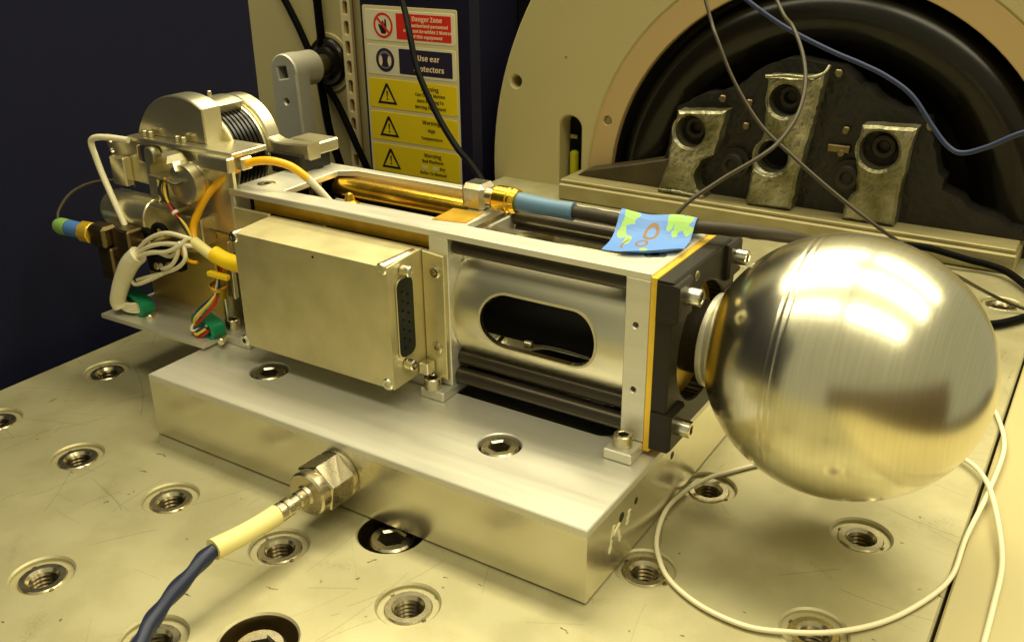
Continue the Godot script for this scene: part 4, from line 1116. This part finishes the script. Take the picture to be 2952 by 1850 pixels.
# ---------- cables in the air and on the bench
func cables() -> void:
	var cx := thing("coax_cable", "coax cable with steel elbow and gold nut along the frame top", "cable", v(-4.5, 8.7, -7.4))
	put("elbow", Shape.new().box(v(-9.0, 8.62, -7.9), v(-8.05, 9.62, -6.95), 0.16), M.steel, cx)
	put("elbow_collar", Shape.new().at(ax(v(-8.1, 9.15, -7.4), v(1, 0, 0))).rod(0.33, 0, 0.4, 22), M.steel, cx)
	put("gold_nut", Shape.new().at(ax(v(-7.78, 9.15, -7.4), v(1, 0, 0.02))).lathe([v2(0.2, 0), v2(0.42, 0.02), v2(0.46, 0.1), v2(0.46, 0.62), v2(0.42, 0.66), v2(0.42, 0.74), v2(0.45, 0.8), v2(0.4, 0.95), v2(0.2, 0.97)], 18, 15.0), M.gold, cx)
	put("blue_sleeve", Shape.new().tube([v(-6.85, 9.15, -7.4), v(-6.0, 9.12, -7.42), v(-5.3, 9.1, -7.46), v(-4.72, 9.1, -7.5)], 0.31, 16, 6, 0.05, 0.35), M.blue_tube, cx)
	put("braid", Shape.new().tube([v(-4.8, 9.1, -7.5), v(-3.9, 9.06, -7.62), v(-2.9, 9.0, -7.75), v(-1.9, 8.98, -7.95), v(-0.6, 9.02, -8.3), v(0.4, 9.05, -8.5), v(1.3, 9.0, -8.8), v(2.2, 8.75, -9.6), v(3.0, 7.9, -11.3), v(3.6, 6.0, -14.0), v(3.4, 3.0, -19), v(2.6, 1.0, -27), v(1.6, 0.5, -33)], 0.22, 12, 8, 0.05, 1.1), M.braid, cx)
	tape()
	var A := [["hanging_cable", "thick black cable hanging in front of the safety notices", M.cable, 0.15, [v(-22.2, 15.4, -20.3), v(-20.62, 13.7, -19.0), v(-19.61, 12.79, -18.0), v(-18.42, 11.23, -17.0), v(-16.65, 9.58, -16.0), v(-14.9, 8.51, -15.0), v(-13.41, 8.1, -14.0), v(-12.07, 7.6, -13.0), v(-11.0, 6.5, -12.2), v(-10.5, 3.0, -12.4), v(-10.2, 0.12, -13.5)]],
		["hanging_cable", "thin dark cable crossing the opening down past the sphere", M.grey_cable, 0.085, [v(-8.6, 15.6, -26.4), v(-7.24, 13.39, -25.25), v(-6.57, 12.64, -24.5), v(-5.32, 10.92, -23.75), v(-3.69, 9.27, -23.0), v(-1.98, 8.28, -22.25), v(0.04, 7.2, -21.5), v(2.33, 6.0, -21.0), v(4.3, 4.6, -22.0), v(5.6, 2.9, -25.0), v(6.4, 1.2, -28.5), v(7.6, 0.4, -29.6), v(9.4, 0.12, -29.6)]],
		["hanging_cable", "thin dark cable looping across the opening towards the frame", M.grey_cable, 0.085, [v(-5.3, 15.4, -26.8), v(-3.65, 13.9, -24.7), v(-2.72, 13.46, -23.4), v(-1.79, 12.52, -22.1), v(-1.19, 11.53, -20.8), v(-1.0, 10.56, -19.5), v(-1.2, 9.76, -18.2), v(-1.58, 9.3, -16.9), v(-2.76, 8.42, -15.6), v(-3.75, 7.4, -14.3), v(-4.2, 5.5, -13.2), v(-4.4, 2.75, -12.0)]],
		["blue_wire", "dark blue wire sagging across the shaker opening", M.blue_wire, 0.11, [v(-7.6, 15.0, -27.2), v(-5.23, 13.63, -26.83), v(-3.67, 12.86, -26.67), v(-1.77, 12.14, -26.5), v(-0.33, 11.7, -26.33), v(0.88, 11.26, -26.17), v(2.1, 10.55, -26.0), v(3.22, 9.29, -25.83), v(3.98, 8.57, -25.67), v(4.64, 8.4, -25.5), v(5.6, 8.83, -25.33), v(6.84, 9.61, -25.17), v(8.6, 10.3, -25.0), v(12, 12.5, -24.5)]],
		["thick_cable", "thick black cable looped on the bench behind the sphere", M.cable, 0.19, [v(1.2, 0.9, -34.4), v(2.62, 0.9, -34.6), v(4.08, 0.75, -34.5), v(4.89, 0.6, -34.6), v(5.78, 0.51, -34.6), v(6.71, 0.44, -34.2), v(7.65, 0.37, -33.0), v(8.5, 0.3, -31.6), v(8.9, 0.26, -30.4), v(8.6, 0.25, -29.3), v(7.6, 0.25, -27.6), v(6.85, 0.25, -26.8), v(5.6, 0.25, -26.1)]],
		["white_lead", "white lead coiled in a wide loop round the bench inserts", M.cream, 0.08, [v(2.6, 0.09, -10.6), v(1.86, 0.09, -9.9), v(1.02, 0.09, -8.73), v(0.6, 0.13, -7.99), v(0.23, 0.17, -6.73), v(0.13, 0.17, -5.37), v(0.46, 0.12, -3.92), v(1.0, 0.12, -2.92), v(1.74, 0.12, -2.14), v(2.89, 0.12, -1.6), v(4.17, 0.12, -1.47), v(5.15, 0.14, -1.75), v(6.37, 0.14, -2.47), v(7.48, 0.12, -3.68), v(8.31, 0.12, -5.29), v(8.74, 0.12, -6.83), v(8.78, 0.12, -9.04), v(8.98, 0.12, -11.86), v(9.08, 0.12, -14.74), v(8.95, 0.12, -16.21), v(8.58, 0.12, -17.65), v(8.19, 0.12, -18.53), v(7.0, 0.12, -19.8), v(5, 0.12, -20.5)]],
		["white_lead", "white lead dropping over the bench edge beside the sphere", M.cream, 0.088, [v(5.6, 0.13, -14.0), v(7.2, 0.2, -14.12), v(7.83, 0.22, -13.82), v(8.5, 0.25, -13.17), v(9.05, 0.25, -12.0), v(9.59, 0.22, -9.94), v(9.93, 0.1, -8.11), v(9.98, 0.02, -6.2), v(9.98, -0.06, -4.06), v(9.95, -0.12, -2.0), v(10.0, -0.12, 1.5), v(10.2, -0.12, 6)]],
		["black_hose", "black hose crossing the beige panel left of the crank shaft", M.cable, 0.3, [v(-53.6, 12.5, -42.8), v(-51.55, 9.2, -42.8), v(-50.56, 7.32, -42.8), v(-49.6, 5.6, -42.8), v(-48.86, 4.18, -42.8), v(-47.65, 2.76, -42.8), v(-45.99, 0.57, -42.4), v(-44.94, -1.08, -42.2), v(-43.9, -3, -42.2)]],
		["black_hose", "black hose running straight down behind the crank disc", M.cable, 0.36, [v(-48.8, 13.0, -42.7), v(-48.7, 9.35, -42.7), v(-48.68, 7.97, -42.7), v(-49.0, 5.6, -42.7), v(-49.13, 4.25, -42.7), v(-48.98, 2.63, -42.7), v(-48.51, 0.08, -42.6), v(-47.66, -2.27, -42.5), v(-46.6, -5.0, -42.5)]]]
	for e in A:
		var q: Array = e[4]
		lone(e[0], e[1], "hose" if e[0] == "black_hose" else ("wire" if e[0] == "blue_wire" else "cable"), Shape.new().tube(q, e[3], 10, 10), e[2], q[q.size() / 2])

func tape() -> void:
	var r := RandomNumberGenerator.new()
	r.seed = 4
	var n := 256
	var im := Image.create(n, n, false, Image.FORMAT_RGB8)
	var blob := [v2(40, 90), v2(30, 140), v2(60, 165), v2(190, 60), v2(215, 90), v2(235, 60), v2(205, 130), v2(170, 40), v2(185, 95), v2(140, 215), v2(240, 120)]
	var rad := [26, 19, 16, 24, 26, 20, 12, 12, 16, 9, 14]
	for y in n:
		for x in n:
			var c := Color(0.34, 0.53, 0.82) * r.randf_range(0.97, 1.03)
			var best := 1e9
			for k in blob.size():
				best = minf(best, (v2(x, y) - blob[k]).length() - rad[k] + 4.0 * sin(x * 0.16 + k) + 4.0 * cos(y * 0.19))
			if best < 0:
				c = Color(0.56, 0.73, 0.36) * r.randf_range(0.97, 1.03)
			var d1 := absf((v2((x - 128) * 1.2, y - 128)).length() - 24)
			var d2 := absf((v2((x - 118) * 1.0, y - 182)).length() - 17)
			var d3 := absf((v2(x - 92, y - 190)).length() - 40)
			if d1 < 6 or d2 < 4 or (d3 < 4 and x < 66):
				c = Color(0.50, 0.37, 0.22)
			im.set_pixel(x, y, Color(c.r, c.g, c.b, 1))
	var m := mat(Color.WHITE, 0.55)
	m.albedo_texture = ImageTexture.create_from_image(im)
	# sheet draped over the cable, one corner curled up
	var s := Shape.new()
	var nu := 22
	var nv := 22
	var P := func(u: float, w: float) -> Vector3:
		var a := v(-3.3, 0, -8.95).lerp(v(-0.72, 0, -8.9), u)
		var b := v(-2.62, 0, -5.5).lerp(v(-0.35, 0, -6.5), u)
		if u > 0.0 and u < 1.0: b += v(0, 0, 0.45 * sin(PI * u))
		var p: Vector3 = a.lerp(b, w)
		# the free corner rolls up about a slanting line
		var nd := v(0.62, 0, 0.785)
		var d := (p - v(-0.62, 0, -6.62)).dot(nd)
		var lift := 0.0
		if d > 0.0:
			var R := 0.34
			var an := minf(d / R, 2.35)
			var over := maxf(0.0, d - 2.35 * R)
			p += nd * (R * sin(an) - d + over * cos(2.35))
			lift = R * (1.0 - cos(an)) + over * sin(2.35)
		var y := 8.735 + 0.58 * exp(-pow((p.z + 7.95 + (p.x + 2.0) * 0.18) / 0.6, 2.0))
		y += 0.035 * sin(u * 9.0 + w * 5.0) + 0.025 * sin(u * 4.0 - w * 11.0) + 0.03 + lift
		return v(p.x, y, p.z)
	for i in nu:
		for j in nv:
			var u0 := float(i) / nu
			var u1 := float(i + 1) / nu
			var w0 := float(j) / nv
			var w1 := float(j + 1) / nv
			var a: Vector3 = P.call(u0, w0)
			var b: Vector3 = P.call(u1, w0)
			var c: Vector3 = P.call(u1, w1)
			var d: Vector3 = P.call(u0, w1)
			var nn := (c - a).cross(b - d).normalized()
			if nn.y < 0: nn = -nn
			s.tri(a, b, c, nn, nn, nn, v2(u0, w0), v2(u1, w0), v2(u1, w1))
			s.tri(a, c, d, nn, nn, nn, v2(u0, w0), v2(u1, w1), v2(u0, w1))
			var e := v(0, -0.012, 0)
			s.tri(a + e, b + e, c + e, -nn, -nn, -nn, v2(0.02, 0.3), v2(0.03, 0.3), v2(0.03, 0.31))
			s.tri(a + e, c + e, d + e, -nn, -nn, -nn, v2(0.02, 0.3), v2(0.03, 0.31), v2(0.02, 0.31))
	lone("tape", "blue adhesive tape with green blotches holding the coax cable", "tape", s, m, v(-2, 8.73, -7.5))
